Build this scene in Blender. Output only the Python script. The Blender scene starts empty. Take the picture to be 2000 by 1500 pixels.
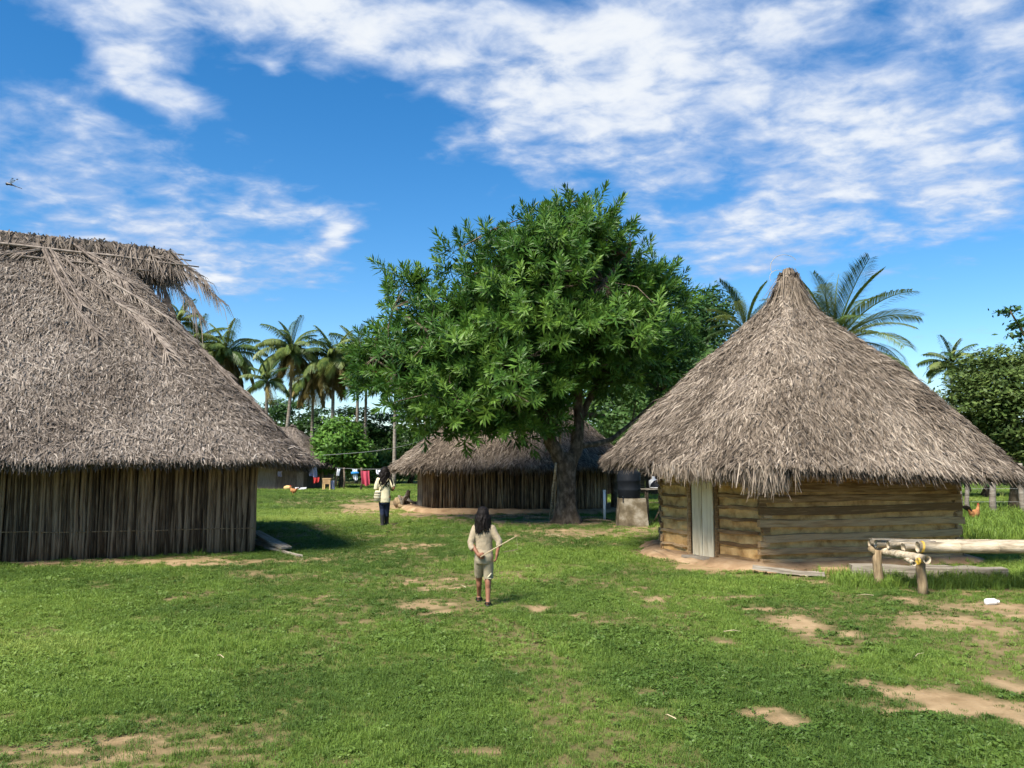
import bpy, bmesh, math, random
import numpy as np
from mathutils import Vector, Matrix, Quaternion, Euler
from mathutils.bvhtree import BVHTree

rng = np.random.default_rng(7)
random.seed(7)
SC = bpy.context.scene
COL = SC.collection
PI = math.pi
rad = math.radians

# ------------------------------------------------------------------ camera
CAM_H, FPX, HOR = 1.6, 1600.0, 905.0
PITCH = math.atan((HOR - 750.0) / FPX)
cam_d = bpy.data.cameras.new('camera'); cam = bpy.data.objects.new('camera', cam_d); COL.objects.link(cam)
cam.location = (0, 0, CAM_H); cam.rotation_euler = (PI / 2 + PITCH, 0, 0)
cam_d.sensor_fit = 'HORIZONTAL'; cam_d.sensor_width = 36; cam_d.lens = 36 * FPX / 2000.0
cam_d.clip_start = 0.05; cam_d.clip_end = 3000
SC.camera = cam

# ------------------------------------------------------------------ light
SUN_EL = rad(51.0)
SUN_AZ = math.atan2(-0.60, -0.80)            # direction towards the sun, measured from +Y to +X
S = Vector((math.sin(SUN_AZ) * math.cos(SUN_EL), math.cos(SUN_AZ) * math.cos(SUN_EL), math.sin(SUN_EL)))
sun_d = bpy.data.lights.new('sun', 'SUN'); sun = bpy.data.objects.new('sun', sun_d); COL.objects.link(sun)
sun.rotation_euler = (-S).to_track_quat('-Z', 'Y').to_euler()
sun_d.energy = 4.1; sun_d.angle = rad(24.0); sun_d.color = (1.0, 0.93, 0.82)
SKY_STRENGTH = 0.085
SC.view_settings.view_transform = 'Standard'; SC.view_settings.look = 'None'
SC.view_settings.exposure = 1.25; SC.view_settings.gamma = 1.0; SC.view_settings.use_curve_mapping = False
SC.cycles.max_bounces = 5; SC.cycles.diffuse_bounces = 3; SC.cycles.transmission_bounces = 3; SC.cycles.transparent_max_bounces = 4; SC.cycles.glossy_bounces = 2
SC.cycles.use_adaptive_sampling = True; SC.cycles.adaptive_threshold = 0.03

def RAY(px, py):
    a = (px - 1000.0) / FPX; b = (750.0 - py) / FPX
    return Vector((a, math.cos(PITCH) - b * math.sin(PITCH), math.sin(PITCH) + b * math.cos(PITCH)))
def G(px, py):                                # the spot on the ground that the photo shows there
    d = RAY(px, py); t = -CAM_H / d.z
    return Vector((d.x * t, d.y * t, 0))
def P(px, py, Y):                             # the point at depth Y
    d = RAY(px, py); t = Y / d.y
    return Vector((d.x * t, Y, CAM_H + d.z * t))

# ------------------------------------------------------------------ world
W = bpy.data.worlds.new('World'); SC.world = W; W.use_nodes = True; W.cycles.sampling_method = 'MANUAL'; W.cycles.sample_map_resolution = 256
def build_world():
    nt = W.node_tree; N = nt.nodes; L = nt.links; N.clear()
    def m(op, a, b=None, c=None, clamp=False):
        n = N.new('ShaderNodeMath'); n.operation = op; n.use_clamp = clamp
        for i, v in enumerate((a, b, c)):
            if v is None: continue
            if isinstance(v, (int, float)): n.inputs[i].default_value = v
            else: L.new(v, n.inputs[i])
        return n.outputs[0]
    out = N.new('ShaderNodeOutputWorld'); bg = N.new('ShaderNodeBackground'); L.new(bg.outputs[0], out.inputs[0])
    bg.inputs[1].default_value = SKY_STRENGTH
    sky = N.new('ShaderNodeTexSky'); sky.sky_type = 'NISHITA'; sky.sun_disc = False
    sky.sun_elevation = SUN_EL; sky.sun_rotation = SUN_AZ; sky.air_density = 1.0; sky.dust_density = 0.2; sky.ozone_density = 3.0
    hs = N.new('ShaderNodeHueSaturation'); hs.inputs['Saturation'].default_value = 1.36; hs.inputs['Value'].default_value = .88
    L.new(sky.outputs[0], hs.inputs['Color'])
    tc = N.new('ShaderNodeTexCoord'); sx = N.new('ShaderNodeSeparateXYZ'); L.new(tc.outputs['Generated'], sx.inputs[0])
    x, y, z = sx.outputs
    az = m('ARCTAN2', x, y); el = m('ARCSINE', z)
    zz = m('ADD', m('MAXIMUM', z, 0.0), 0.16)
    cv = N.new('ShaderNodeCombineXYZ'); L.new(m('DIVIDE', x, zz), cv.inputs[0]); L.new(m('DIVIDE', y, zz), cv.inputs[1])
    def noise(scale, detail, rough, dist=0.0, vec=cv.outputs[0], w=0.0):
        n = N.new('ShaderNodeTexNoise'); n.noise_dimensions = '3D'
        va = N.new('ShaderNodeVectorMath'); va.operation = 'ADD'; L.new(vec, va.inputs[0]); va.inputs[1].default_value = (0, 0, w * 3.7); vec = va.outputs[0]
        n.inputs['Scale'].default_value = scale; n.inputs['Detail'].default_value = detail
        n.inputs['Roughness'].default_value = rough; n.inputs['Distortion'].default_value = dist
        L.new(vec, n.inputs['Vector']); return n.outputs[0]
    # clouds: (px, py) of the middle of each bank, half width and half height in degrees, tilt, weight
    banks = [(1480, 205, 15.5, 7.0, 6, 1.10), (1120, 170, 8.0, 4.5, 28, .62), (1800, 330, 9, 6.5, -8, .70), (1420, 470, 9.0, 2.6, 4, .60),
             (1640, 480, 6.5, 1.9, 6, .55), (850, 45, 15, 3.2, -6, 1.0), (560, 20, 9, 2.4, -4, .8), (200, 440, 17, 3.2, -6, .32), (220, 15, 6.0, 2.2, -8, 1.25), (305, 168, 3.8, 1.5, -6, 1.35),
             (180, 268, 6.5, 1.6, -12, .72), (60, 180, 4, 2, 10, .2), (150, 405, 12, 3.0, -8, .55), (540, 392, 5.0, 1.0, 4, .62), (678, 440, 1.3, 1.8, -25, .85),
             (550, 492, 4.2, 1.0, 2, .8), (540, 560, 7.5, 1.3, 2, .50), (400, 520, 10.0, 2.4, -6, .45), (560, 130, .9, .5, 0, .7),
             (1880, 585, 2.2, .35, 2, .35), (1700, 110, 9, 4, 8, .5)]
    clear = [(700, 280, 9, 3.0, -14, .45), (1750, 560, 12, 1.4, 2, .45), (880, 480, 5.0, 4.0, 0, .55), (60, 120, 4, 1.2, 0, .25)]
    # ragged outlines: the banks are bent by broad noise
    az = m('ADD', az, m('MULTIPLY', m('SUBTRACT', noise(1.3, 4, .6, w=21.0), .5), rad(11)))
    el = m('ADD', el, m('MULTIPLY', m('SUBTRACT', noise(1.3, 4, .6, w=27.0), .5), rad(7)))
    acc = None
    for sgn, lst in ((1, banks), (-1, clear)):
        for (px, py, sa, se, tilt, wgt) in lst:
            d = RAY(px, py).normalized(); a0 = math.atan2(d.x, d.y); e0 = math.asin(d.z)
            da = m('SUBTRACT', az, a0); de = m('SUBTRACT', el, e0); c, s = math.cos(rad(tilt)), math.sin(rad(tilt))
            p = m('ADD', m('MULTIPLY', da, c / rad(sa)), m('MULTIPLY', de, s / rad(sa)))
            q = m('ADD', m('MULTIPLY', da, -s / rad(se)), m('MULTIPLY', de, c / rad(se)))
            g = m('MULTIPLY', m('POWER', 2.718, m('MULTIPLY', m('ADD', m('MULTIPLY', p, p), m('MULTIPLY', q, q)), -1.0)), sgn * wgt)
            acc = g if acc is None else m('ADD', acc, g)
    acc = m('MINIMUM', acc, .95)
    base = m('MULTIPLY', m('SUBTRACT', noise(.55, 2, .5, w=3.0), .55), 1.3)
    big = m('MULTIPLY', m('SUBTRACT', noise(2.4, 6, .58, .2, w=1.0), .5), 1.8)
    st = N.new('ShaderNodeMapping'); st.inputs['Rotation'].default_value = (0, 0, rad(35)); st.inputs['Scale'].default_value = (1.0, 1.2, 1)
    L.new(cv.outputs[0], st.inputs[0])
    cell = m('MULTIPLY', m('SUBTRACT', noise(9.5, 5, .55, .25, st.outputs[0], 2.0), .5), 1.75)
    d0 = m('ADD', m('ADD', acc, base), m('ADD', big, cell))
    mr = N.new('ShaderNodeMapRange'); mr.interpolation_type = 'SMOOTHSTEP'; L.new(d0, mr.inputs[0])
    mr.inputs[1].default_value = 0.08; mr.inputs[2].default_value = 1.08
    dens = mr.outputs[0]
    cc = N.new('ShaderNodeMix'); cc.data_type = 'RGBA'
    cc.inputs[6].default_value = (2.35, 3.0, 4.3, 1); cc.inputs[7].default_value = (4.7, 4.85, 5.0, 1)
    br = N.new('ShaderNodeMapRange'); br.interpolation_type = 'SMOOTHSTEP'
    L.new(m('ADD', d0, m('MULTIPLY', m('SUBTRACT', noise(3.6, 5, .5, w=9.0), .5), 1.0)), br.inputs[0]); br.inputs[1].default_value = 0.45; br.inputs[2].default_value = 1.35
    L.new(br.outputs[0], cc.inputs[0])
    mx = N.new('ShaderNodeMix'); mx.data_type = 'RGBA'
    L.new(m('MULTIPLY', dens, .93), mx.inputs[0]); L.new(hs.outputs[0], mx.inputs[6]); L.new(cc.outputs[2], mx.inputs[7])
    L.new(mx.outputs[2], bg.inputs[0])
build_world()

# ------------------------------------------------------------------ helpers
WL = {}                                        # world position of each object's origin
def link(o, parent=None, loc=(0, 0, 0)):
    COL.objects.link(o); loc = Vector(loc)
    if parent is not None:
        o.parent = parent; o.location = loc - WL[parent]
    else: o.location = loc
    WL[o] = loc; return o
def tag(o, label=None, cat=None, group=None, kind=None):
    if label: o['label'] = label
    if cat: o['category'] = cat
    if group: o['group'] = group
    if kind: o['kind'] = kind
    return o
def thing(name, label, cat, loc, group=None):
    o = bpy.data.objects.new(name, None); o.empty_display_size = .2
    return tag(link(o, None, loc), label, cat, group)
def mesh_np(name, V, F, mat, smooth=False, attrs=None, mats=None, midx=None):
    V = np.asarray(V, dtype=np.float32); F = np.asarray(F, dtype=np.int32)
    me = bpy.data.meshes.new(name); n, k = F.shape
    me.vertices.add(len(V)); me.vertices.foreach_set('co', V.ravel())
    me.loops.add(n * k); me.loops.foreach_set('vertex_index', F.ravel())
    me.polygons.add(n); me.polygons.foreach_set('loop_start', np.arange(0, n * k, k, dtype=np.int32))
    me.polygons.foreach_set('loop_total', np.full(n, k, dtype=np.int32))
    if smooth: me.polygons.foreach_set('use_smooth', np.ones(n, dtype=bool))
    for an, av in (attrs or {}).items():
        a = me.attributes.new(an, 'FLOAT', 'POINT'); a.data.foreach_set('value', np.asarray(av, dtype=np.float32))
    for mm in (mats or [mat]): me.materials.append(mm)
    if midx is not None: me.polygons.foreach_set('material_index', np.asarray(midx, dtype=np.int32))
    me.update(calc_edges=True); me.validate(); return me
def mesh_py(name, V, F, mat, smooth=False):
    me = bpy.data.meshes.new(name); me.from_pydata([tuple(v) for v in V], [], F); me.materials.append(mat)
    if smooth: me.polygons.foreach_set('use_smooth', [True] * len(me.polygons))
    me.update(); return me
def put(name, me, parent=None, loc=None, rot=None, scale=None):
    """an object whose mesh is given in its own coordinates, set down at loc (world)"""
    o = bpy.data.objects.new(name, me)
    link(o, parent, loc if loc is not None else (WL[parent] if parent is not None else (0, 0, 0)))
    if rot is not None:
        if isinstance(rot, Quaternion): o.rotation_mode = 'QUATERNION'; o.rotation_quaternion = rot
        else: o.rotation_euler = rot
    if scale is not None: o.scale = scale if hasattr(scale, '__len__') else (scale,) * 3
    return o
class MB:
    """collects shapes given in world coordinates; build() makes one mesh object"""
    def __init__(s): s.V = []; s.F = []
    def add(s, V, F):
        b = len(s.V); s.V += [tuple(v) for v in V]; s.F += [tuple(i + b for i in f) for f in F]; return s
    def box(s, c, size, R=None, jit=0):
        c = Vector(c); V = []
        for i in range(8):
            v = Vector(((i & 1) - .5, ((i >> 1) & 1) - .5, ((i >> 2) & 1) - .5))
            v = Vector((v.x * size[0], v.y * size[1], v.z * size[2])) + Vector([random.uniform(-jit, jit) for _ in range(3)])
            V.append(c + (R @ v if R else v))
        return s.add(V, [(0, 2, 3, 1), (4, 5, 7, 6), (0, 1, 5, 4), (2, 6, 7, 3), (0, 4, 6, 2), (1, 3, 7, 5)])
    def tube(s, pts, radii, n=8, cap=True):
        pts = [Vector(p) for p in pts]; m = len(pts)
        if not hasattr(radii, '__len__'): radii = [radii] * m
        V = []; F = []; up = None
        for i in range(m):
            t = (pts[min(i + 1, m - 1)] - pts[max(i - 1, 0)]).normalized()
            if up is None: up = Vector((0, 0, 1)) if abs(t.z) < .9 else Vector((1, 0, 0))
            a = t.cross(up).normalized(); b = a.cross(t).normalized(); up = b
            for k in range(n):
                th = 2 * PI * k / n; V.append(pts[i] + (a * math.cos(th) + b * math.sin(th)) * radii[i])
        for i in range(m - 1):
            for k in range(n):
                k2 = (k + 1) % n; F.append((i * n + k, i * n + k2, (i + 1) * n + k2, (i + 1) * n + k))
        if cap: F.append(tuple(range(n - 1, -1, -1))); F.append(tuple((m - 1) * n + k for k in range(n)))
        return s.add(V, F)
    def loft(s, rings, n=16, cap=True):        # rings: (centre, rx, ry) horizontal ellipses, or with a 4th item tilt
        V = []; F = []; m = len(rings)
        for r in rings:
            c = Vector(r[0])
            for k in range(n):
                th = 2 * PI * k / n; V.append(c + Vector((math.cos(th) * r[1], math.sin(th) * r[2], 0)))
        for i in range(m - 1):
            for k in range(n):
                k2 = (k + 1) % n; F.append((i * n + k, i * n + k2, (i + 1) * n + k2, (i + 1) * n + k))
        if cap: F.append(tuple(range(n - 1, -1, -1))); F.append(tuple((m - 1) * n + k for k in range(n)))
        return s.add(V, F)
    def ball(s, c, r, R=None, n=12, m=8):
        c = Vector(c); r = r if hasattr(r, '__len__') else (r, r, r); V = []; F = []
        for i in range(1, m):
            ph = PI * i / m
            for k in range(n):
                th = 2 * PI * k / n
                v = Vector((math.sin(ph) * math.cos(th) * r[0], math.sin(ph) * math.sin(th) * r[1], math.cos(ph) * r[2]))
                V.append(c + (R @ v if R else v))
        V.append(c + (R @ Vector((0, 0, r[2])) if R else Vector((0, 0, r[2])))); V.append(c - (R @ Vector((0, 0, r[2])) if R else Vector((0, 0, r[2]))))
        top, bot = len(V) - 2, len(V) - 1
        for i in range(m - 2):
            for k in range(n):
                k2 = (k + 1) % n; F.append((i * n + k, (i + 1) * n + k, (i + 1) * n + k2, i * n + k2))
        for k in range(n):
            k2 = (k + 1) % n; F.append((top, k, k2)); F.append((bot, (m - 2) * n + k2, (m - 2) * n + k))
        return s.add(V, F)
    def cone(s, p0, r0, p1, r1, n=10):         # a limb piece with round ends
        p0, p1 = Vector(p0), Vector(p1); s.tube([p0, p1], [r0, r1], n); s.ball(p0, r0, None, n, 6); return s.ball(p1, r1, None, n, 6)
    def build(s, name, mat, parent=None, smooth=False, loc=None):
        o0 = Vector(loc) if loc is not None else (WL[parent] if parent is not None else Vector((0, 0, 0)))
        V = [Vector(v) - o0 for v in s.V]
        return put(name, mesh_py(name, V, s.F, mat, smooth), parent, o0)
    def fused(s, name, mat, parent, voxel, smooth_it=6, loc=None):
        """one continuous surface from overlapping shapes"""
        o0 = Vector(loc) if loc is not None else WL[parent]
        V = [Vector(v) - o0 for v in s.V]; me = mesh_py(name, V, s.F, mat)
        t = bpy.data.objects.new('t', me); COL.objects.link(t)
        r = t.modifiers.new('r', 'REMESH'); r.mode = 'VOXEL'; r.voxel_size = voxel
        q = t.modifiers.new('s', 'SMOOTH'); q.factor = .5; q.iterations = smooth_it
        dg = bpy.context.evaluated_depsgraph_get(); ne = bpy.data.meshes.new_from_object(t.evaluated_get(dg))
        bpy.data.objects.remove(t); ne.name = name
        if not ne.materials: ne.materials.append(mat)
        else: ne.materials[0] = mat
        ne.polygons.foreach_set('use_smooth', [True] * len(ne.polygons))
        return put(name, ne, parent, o0)

# numpy noise ---------------------------------------------------------
def _h(ix, iy, s):
    n = (ix.astype(np.int64) * 374761393 + iy.astype(np.int64) * 668265263 + s * 982451653) & 0x7fffffff
    n = ((n ^ (n >> 13)) * 1274126177) & 0x7fffffff
    return ((n ^ (n >> 16)) & 0xffff) / 65535.0
def vnoise(x, y, s=0):
    ix = np.floor(x); iy = np.floor(y); fx = x - ix; fy = y - iy; fx = fx * fx * (3 - 2 * fx); fy = fy * fy * (3 - 2 * fy)
    a, b, c, d = _h(ix, iy, s), _h(ix + 1, iy, s), _h(ix, iy + 1, s), _h(ix + 1, iy + 1, s)
    return (a * (1 - fx) + b * fx) * (1 - fy) + (c * (1 - fx) + d * fx) * fy
def fbm(x, y, s=0, o=4):
    t = 0; a = .5; w = 0
    for i in range(o): t = t + a * vnoise(x * 2 ** i, y * 2 ** i, s + i * 17); w += a; a *= .55
    return t / w
def sstep(a, b, x): t = np.clip((x - a) / (b - a), 0, 1); return t * t * (3 - 2 * t)

# materials -----------------------------------------------------------
def material(name, cols, scale=4.0, stretch=(1, 1, 1), rough=.8, bump=.3, bscale=None, spec=.2, attr=None, attr_type='GEOMETRY',
             rnd=0.0, trans=0.0, detail=6, hi=.68, lo=.32, coord='Object', attr_cols=None, sheen=0):
    mt = bpy.data.materials.new(name); mt.use_nodes = True; nt = mt.node_tree; N = nt.nodes; L = nt.links
    bs = N['Principled BSDF']; bs.inputs['Roughness'].default_value = rough; bs.inputs['Specular IOR Level'].default_value = spec
    tc = N.new('ShaderNodeTexCoord'); mp = N.new('ShaderNodeMapping'); mp.inputs['Scale'].default_value = stretch
    L.new(tc.outputs[coord], mp.inputs[0])
    no = N.new('ShaderNodeTexNoise'); no.inputs['Scale'].default_value = scale; no.inputs['Detail'].default_value = detail; no.inputs['Roughness'].default_value = .6
    L.new(mp.outputs[0], no.inputs['Vector'])
    fac = no.outputs[0]
    if rnd:
        oi = N.new('ShaderNodeObjectInfo'); ad = N.new('ShaderNodeMath'); ad.operation = 'MULTIPLY_ADD'
        L.new(oi.outputs['Random'], ad.inputs[0]); ad.inputs[1].default_value = rnd; ad2 = N.new('ShaderNodeMath'); ad2.operation = 'ADD'
        L.new(fac, ad.inputs[2]); L.new(ad.outputs[0], ad2.inputs[0]); ad2.inputs[1].default_value = -rnd / 2; fac = ad2.outputs[0]
        # shift the grain too
        cx = N.new('ShaderNodeCombineXYZ'); mu = N.new('ShaderNodeMath'); mu.operation = 'MULTIPLY'; mu.inputs[1].default_value = 37.0
        L.new(oi.outputs['Random'], mu.inputs[0])
        for i in range(3): L.new(mu.outputs[0], cx.inputs[i])
        L.new(cx.outputs[0], mp.inputs['Location'])
    if attr:
        at = N.new('ShaderNodeAttribute'); at.attribute_name = attr; at.attribute_type = attr_type
        ad = N.new('ShaderNodeMath'); ad.operation = 'MULTIPLY_ADD'; L.new(fac, ad.inputs[0]); ad.inputs[1].default_value = .35; L.new(at.outputs['Fac'], ad.inputs[2])
        ad2 = N.new('ShaderNodeMath'); ad2.operation = 'ADD'; L.new(ad.outputs[0], ad2.inputs[0]); ad2.inputs[1].default_value = -.175; fac = ad2.outputs[0]
    cr = N.new('ShaderNodeValToRGB'); e = cr.color_ramp.elements
    n = len(cols); l0, h0 = (0.0, 1.0) if attr else (lo, hi)
    e[0].position = l0; e[0].color = (*cols[0], 1); e[1].position = h0; e[1].color = (*cols[-1], 1)
    for i in range(1, n - 1):
        q = cr.color_ramp.elements.new(l0 + (h0 - l0) * i / (n - 1)); q.color = (*cols[i], 1)
    L.new(fac, cr.inputs[0]); L.new(cr.outputs[0], bs.inputs['Base Color'])
    if bump:
        bn = N.new('ShaderNodeTexNoise'); bn.inputs['Scale'].default_value = bscale or scale * 3; bn.inputs['Detail'].default_value = 8; bn.inputs['Roughness'].default_value = .65
        L.new(mp.outputs[0], bn.inputs['Vector']); bp = N.new('ShaderNodeBump'); bp.inputs['Strength'].default_value = bump; bp.inputs['Distance'].default_value = .02
        L.new(bn.outputs[0], bp.inputs['Height']); L.new(bp.outputs[0], bs.inputs['Normal'])
    if trans:
        tr = N.new('ShaderNodeBsdfTranslucent'); mx = N.new('ShaderNodeMixShader'); mx.inputs[0].default_value = trans
        hs = N.new('ShaderNodeHueSaturation'); hs.inputs['Value'].default_value = 1.25; hs.inputs['Hue'].default_value = .485; L.new(cr.outputs[0], hs.inputs['Color']); L.new(hs.outputs[0], tr.inputs[0])
        L.new(bs.outputs[0], mx.inputs[1]); L.new(tr.outputs[0], mx.inputs[2]); L.new(mx.outputs[0], N['Material Output'].inputs[0])
    return mt
M = {}
M['thatch'] = material('thatch', [(.055, .043, .033), (.142, .116, .094), (.225, .188, .154), (.37, .32, .27)], 3, rough=.85, bump=0, attr='tint', spec=.15, trans=.08)
M['thatch_warm'] = material('thatch_warm', [(.062, .047, .034), (.160, .127, .095), (.255, .207, .159), (.41, .345, .272)], 3, rough=.85, bump=0, attr='tint', spec=.15, trans=.08)
M['thatch_core'] = material('thatch_core', [(.075, .06, .048), (.155, .127, .104)], 14, (1, 1, 1), rough=.95, bump=.8, bscale=60)
M['frond_dry'] = material('frond_dry', [(.085, .067, .054), (.18, .146, .12), (.29, .242, .20)], 9, rough=.8, bump=.2, rnd=.25)
M['cane_dark'] = material('cane_dark', [(.038, .024, .014), (.115, .079, .049), (.25, .18, .118)], 5, (6, 6, .5), rough=.75, bump=.4, rnd=.42)
M['cane_warm'] = material('cane_warm', [(.07, .045, .026), (.20, .137, .078), (.37, .265, .155)], 5, (6, 6, .5), rough=.75, bump=.4, rnd=.38)
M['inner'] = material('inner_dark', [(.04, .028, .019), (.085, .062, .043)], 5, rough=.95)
M['plank'] = material('plank_wood', [(.17, .100, .045), (.34, .217, .107), (.50, .340, .185)], 4, (.6, 8, 8), rough=.85, bump=.9, rnd=.4)
M['plank_grey'] = material('plank_grey', [(.13, .11, .085), (.25, .215, .165), (.36, .32, .26)], 4, (.6, 8, 8), rough=.8, bump=.5, rnd=.2)
M['board_brown'] = material('weathered_boards', [(.085, .066, .048), (.155, .123, .09), (.225, .182, .136)], 4, (.6, 8, 8), rough=.85, bump=.5, rnd=.25)
M['door'] = material('door_boards', [(.44, .35, .215), (.64, .54, .37), (.75, .66, .47)], 3, (7, 7, .6), rough=.7, bump=.35, rnd=.15)
M['mud'] = material('mud', [(.32, .172, .06), (.60, .36, .138), (.77, .505, .215)], 5, rough=.95, bump=1.0, bscale=26)
M['soil'] = material('soil', [(.20, .125, .066), (.31, .205, .115), (.42, .30, .18)], 2.2, rough=.95, bump=.6, bscale=24)
M['bamboo'] = material('bamboo', [(.15, .115, .07), (.40, .325, .22), (.58, .50, .375)], 4, (1.2, 5, 5), rough=.6, bump=.5, spec=.25, rnd=.15, lo=.28, hi=.7)
M['post'] = material('bark_post', [(.10, .072, .04), (.23, .165, .092), (.34, .26, .155)], 5, (5, 5, .8), rough=.85, bump=.6)
M['bark'] = material('bark', [(.036, .027, .018), (.092, .07, .047), (.20, .16, .115)], 4, (2.2, 2.2, 1.2), rough=.9, bump=.9, bscale=14)
M['palm_trunk'] = material('palm_trunk', [(.11, .09, .07), (.22, .19, .155), (.32, .29, .25)], 3, (1, 1, 7), rough=.9, bump=.6)
M['leaf_main'] = material('leaf_main', [(.018, .058, .009), (.047, .122, .016), (.120, .228, .030)], 4, rough=.45, bump=0, attr='tint', spec=.3, trans=.26)
M['leaf_main_obj'] = material('leaf_main_spray', [(.052, .125, .018), (.08, .168, .025), (.125, .23, .035)], 4, rough=.45, bump=0, spec=.3, trans=.26, rnd=.5)
M['leaf_dark'] = material('leaf_dark', [(.018, .050, .013), (.038, .094, .022), (.072, .145, .032)], 4, rough=.55, bump=0, attr='tint', spec=.25, trans=.25)
M['leaf_mid'] = material('leaf_mid', [(.026, .066, .014), (.055, .118, .024), (.10, .175, .036)], 4, rough=.55, bump=0, attr='tint', spec=.25, trans=.28)
M['leaf_bright'] = material('leaf_bright', [(.040, .105, .016), (.085, .185, .024), (.15, .27, .04)], 4, rough=.55, bump=0, attr='tint', spec=.25, trans=.3)
M['leaf_olive'] = material('leaf_olive', [(.038, .070, .016), (.092, .142, .034), (.17, .225, .062)], 4, rough=.55, bump=0, attr='tint', spec=.25, trans=.28)
M['frond_green'] = material('palm_frond', [(.040, .078, .018), (.085, .135, .030), (.16, .20, .052)], 4, rough=.45, bump=0, spec=.35, trans=.22, rnd=.45)
M['frond_old'] = material('palm_frond_old', [(.09, .075, .025), (.17, .14, .045), (.26, .20, .075)], 4, rough=.6, bump=0, spec=.2, trans=.2, rnd=.45)
M['grass_a'] = material('grass_blade', [(.078, .138, .024), (.172, .262, .042), (.29, .36, .082)], 4, rough=.5, bump=0, attr='tint', attr_type='INSTANCER', spec=.25, trans=.3)
M['weed'] = material('weed_leaf', [(.065, .12, .018), (.135, .21, .034), (.21, .29, .055)], 4, rough=.5, bump=0, attr='tint', attr_type='INSTANCER', spec=.3, trans=.25)
M['straw'] = material('straw', [(.32, .25, .14), (.52, .44, .29)], 6, rough=.8, bump=0)
M['white_plastic'] = material('white_plastic', [(.72, .72, .70), (.80, .80, .79)], 5, rough=.4, bump=0, spec=.5)
M['black_plastic'] = material('black_plastic', [(.006, .008, .011), (.014, .017, .022)], 3, rough=.6, bump=.05, spec=.12)
M['concrete'] = material('stained_concrete', [(.055, .043, .026), (.14, .112, .07), (.32, .285, .22)], 3.2, rough=.9, bump=.5)
M['hair'] = material('black_hair', [(.003, .002, .002), (.008, .006, .005), (.016, .012, .010)], 30, (8, 8, .7), rough=.55, bump=.25, spec=.12)
M['skin'] = material('skin', [(.20, .088, .048), (.27, .125, .072)], 5, rough=.6, bump=0, spec=.3)
M['shirt'] = material('beige_cotton', [(.29, .235, .155), (.37, .305, .21)], 9, rough=.95, bump=.8, bscale=26)
M['tunic'] = material('cream_cotton', [(.52, .475, .31), (.63, .58, .40)], 9, rough=.95, bump=.5, bscale=14)
M['shorts'] = material('khaki_cotton', [(.25, .215, .14), (.35, .305, .21)], 10, rough=.95, bump=.5, bscale=14)
M['jeans'] = material('navy_denim', [(.012, .018, .038), (.026, .036, .07)], 12, rough=.9, bump=.4)
M['rubber'] = material('black_rubber', [(.012, .012, .012), (.03, .03, .03)], 6, rough=.5, bump=.1)
M['bag'] = material('woven_bag', [(.36, .33, .22), (.60, .57, .42)], 3, (.5, .5, 6), rough=.95, bump=.6, lo=.42, hi=.58)
M['bag_stripe'] = material('bag_stripe', [(.16, .14, .08), (.26, .23, .14)], 8, rough=.95, bump=.3)
M['pink'] = material('pink_cloth', [(.38, .05, .085), (.48, .08, .12)], 4, rough=.9, bump=.3)
M['white_cloth'] = material('white_cloth', [(.62, .64, .68), (.76, .77, .79)], 4, rough=.9, bump=.3)
M['blue_cloth'] = material('blue_cloth', [(.02, .16, .42), (.04, .24, .55)], 4, rough=.9, bump=.3)
M['lilac'] = material('lilac_cloth', [(.30, .27, .42), (.5, .48, .6)], 4, rough=.9, bump=.3)
M['red_cloth'] = material('red_cloth', [(.30, .02, .02), (.42, .05, .045)], 4, rough=.9, bump=.3)
M['yellow_tie'] = material('yellow_cord', [(.62, .40, .04), (.75, .52, .08)], 4, rough=.7, bump=.2)
M['feather'] = material('brown_feather', [(.17, .065, .022), (.34, .15, .055), (.42, .22, .09)], 12, rough=.8, bump=.3)
M['feather_dark'] = material('dark_feather', [(.012, .012, .012), (.05, .035, .025)], 12, rough=.6, bump=.3)
M['comb'] = material('red_comb', [(.45, .03, .02), (.55, .06, .04)], 8, rough=.6, bump=0)
M['yellow_leg'] = material('yellow_leg', [(.45, .30, .06), (.55, .40, .1)], 8, rough=.6, bump=0)
M['wire'] = material('grey_wire', [(.30, .30, .29), (.42, .42, .40)], 8, rough=.5, bump=0)
M['insect'] = material('dark_insect', [(.006, .008, .014), (.014, .016, .024)], 8, rough=.4, bump=0, spec=.5)
M['ochre_block'] = material('ochre_block', [(.46, .30, .12), (.58, .42, .2)], 5, rough=.9, bump=.3)
def wing_mat():
    mt = bpy.data.materials.new('insect_wing'); mt.use_nodes = True; b = mt.node_tree.nodes['Principled BSDF']
    b.inputs['Base Color'].default_value = (.25, .3, .34, 1); b.inputs['Alpha'].default_value = .45; b.inputs['Roughness'].default_value = .2; return mt
M['wing'] = wing_mat()

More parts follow.
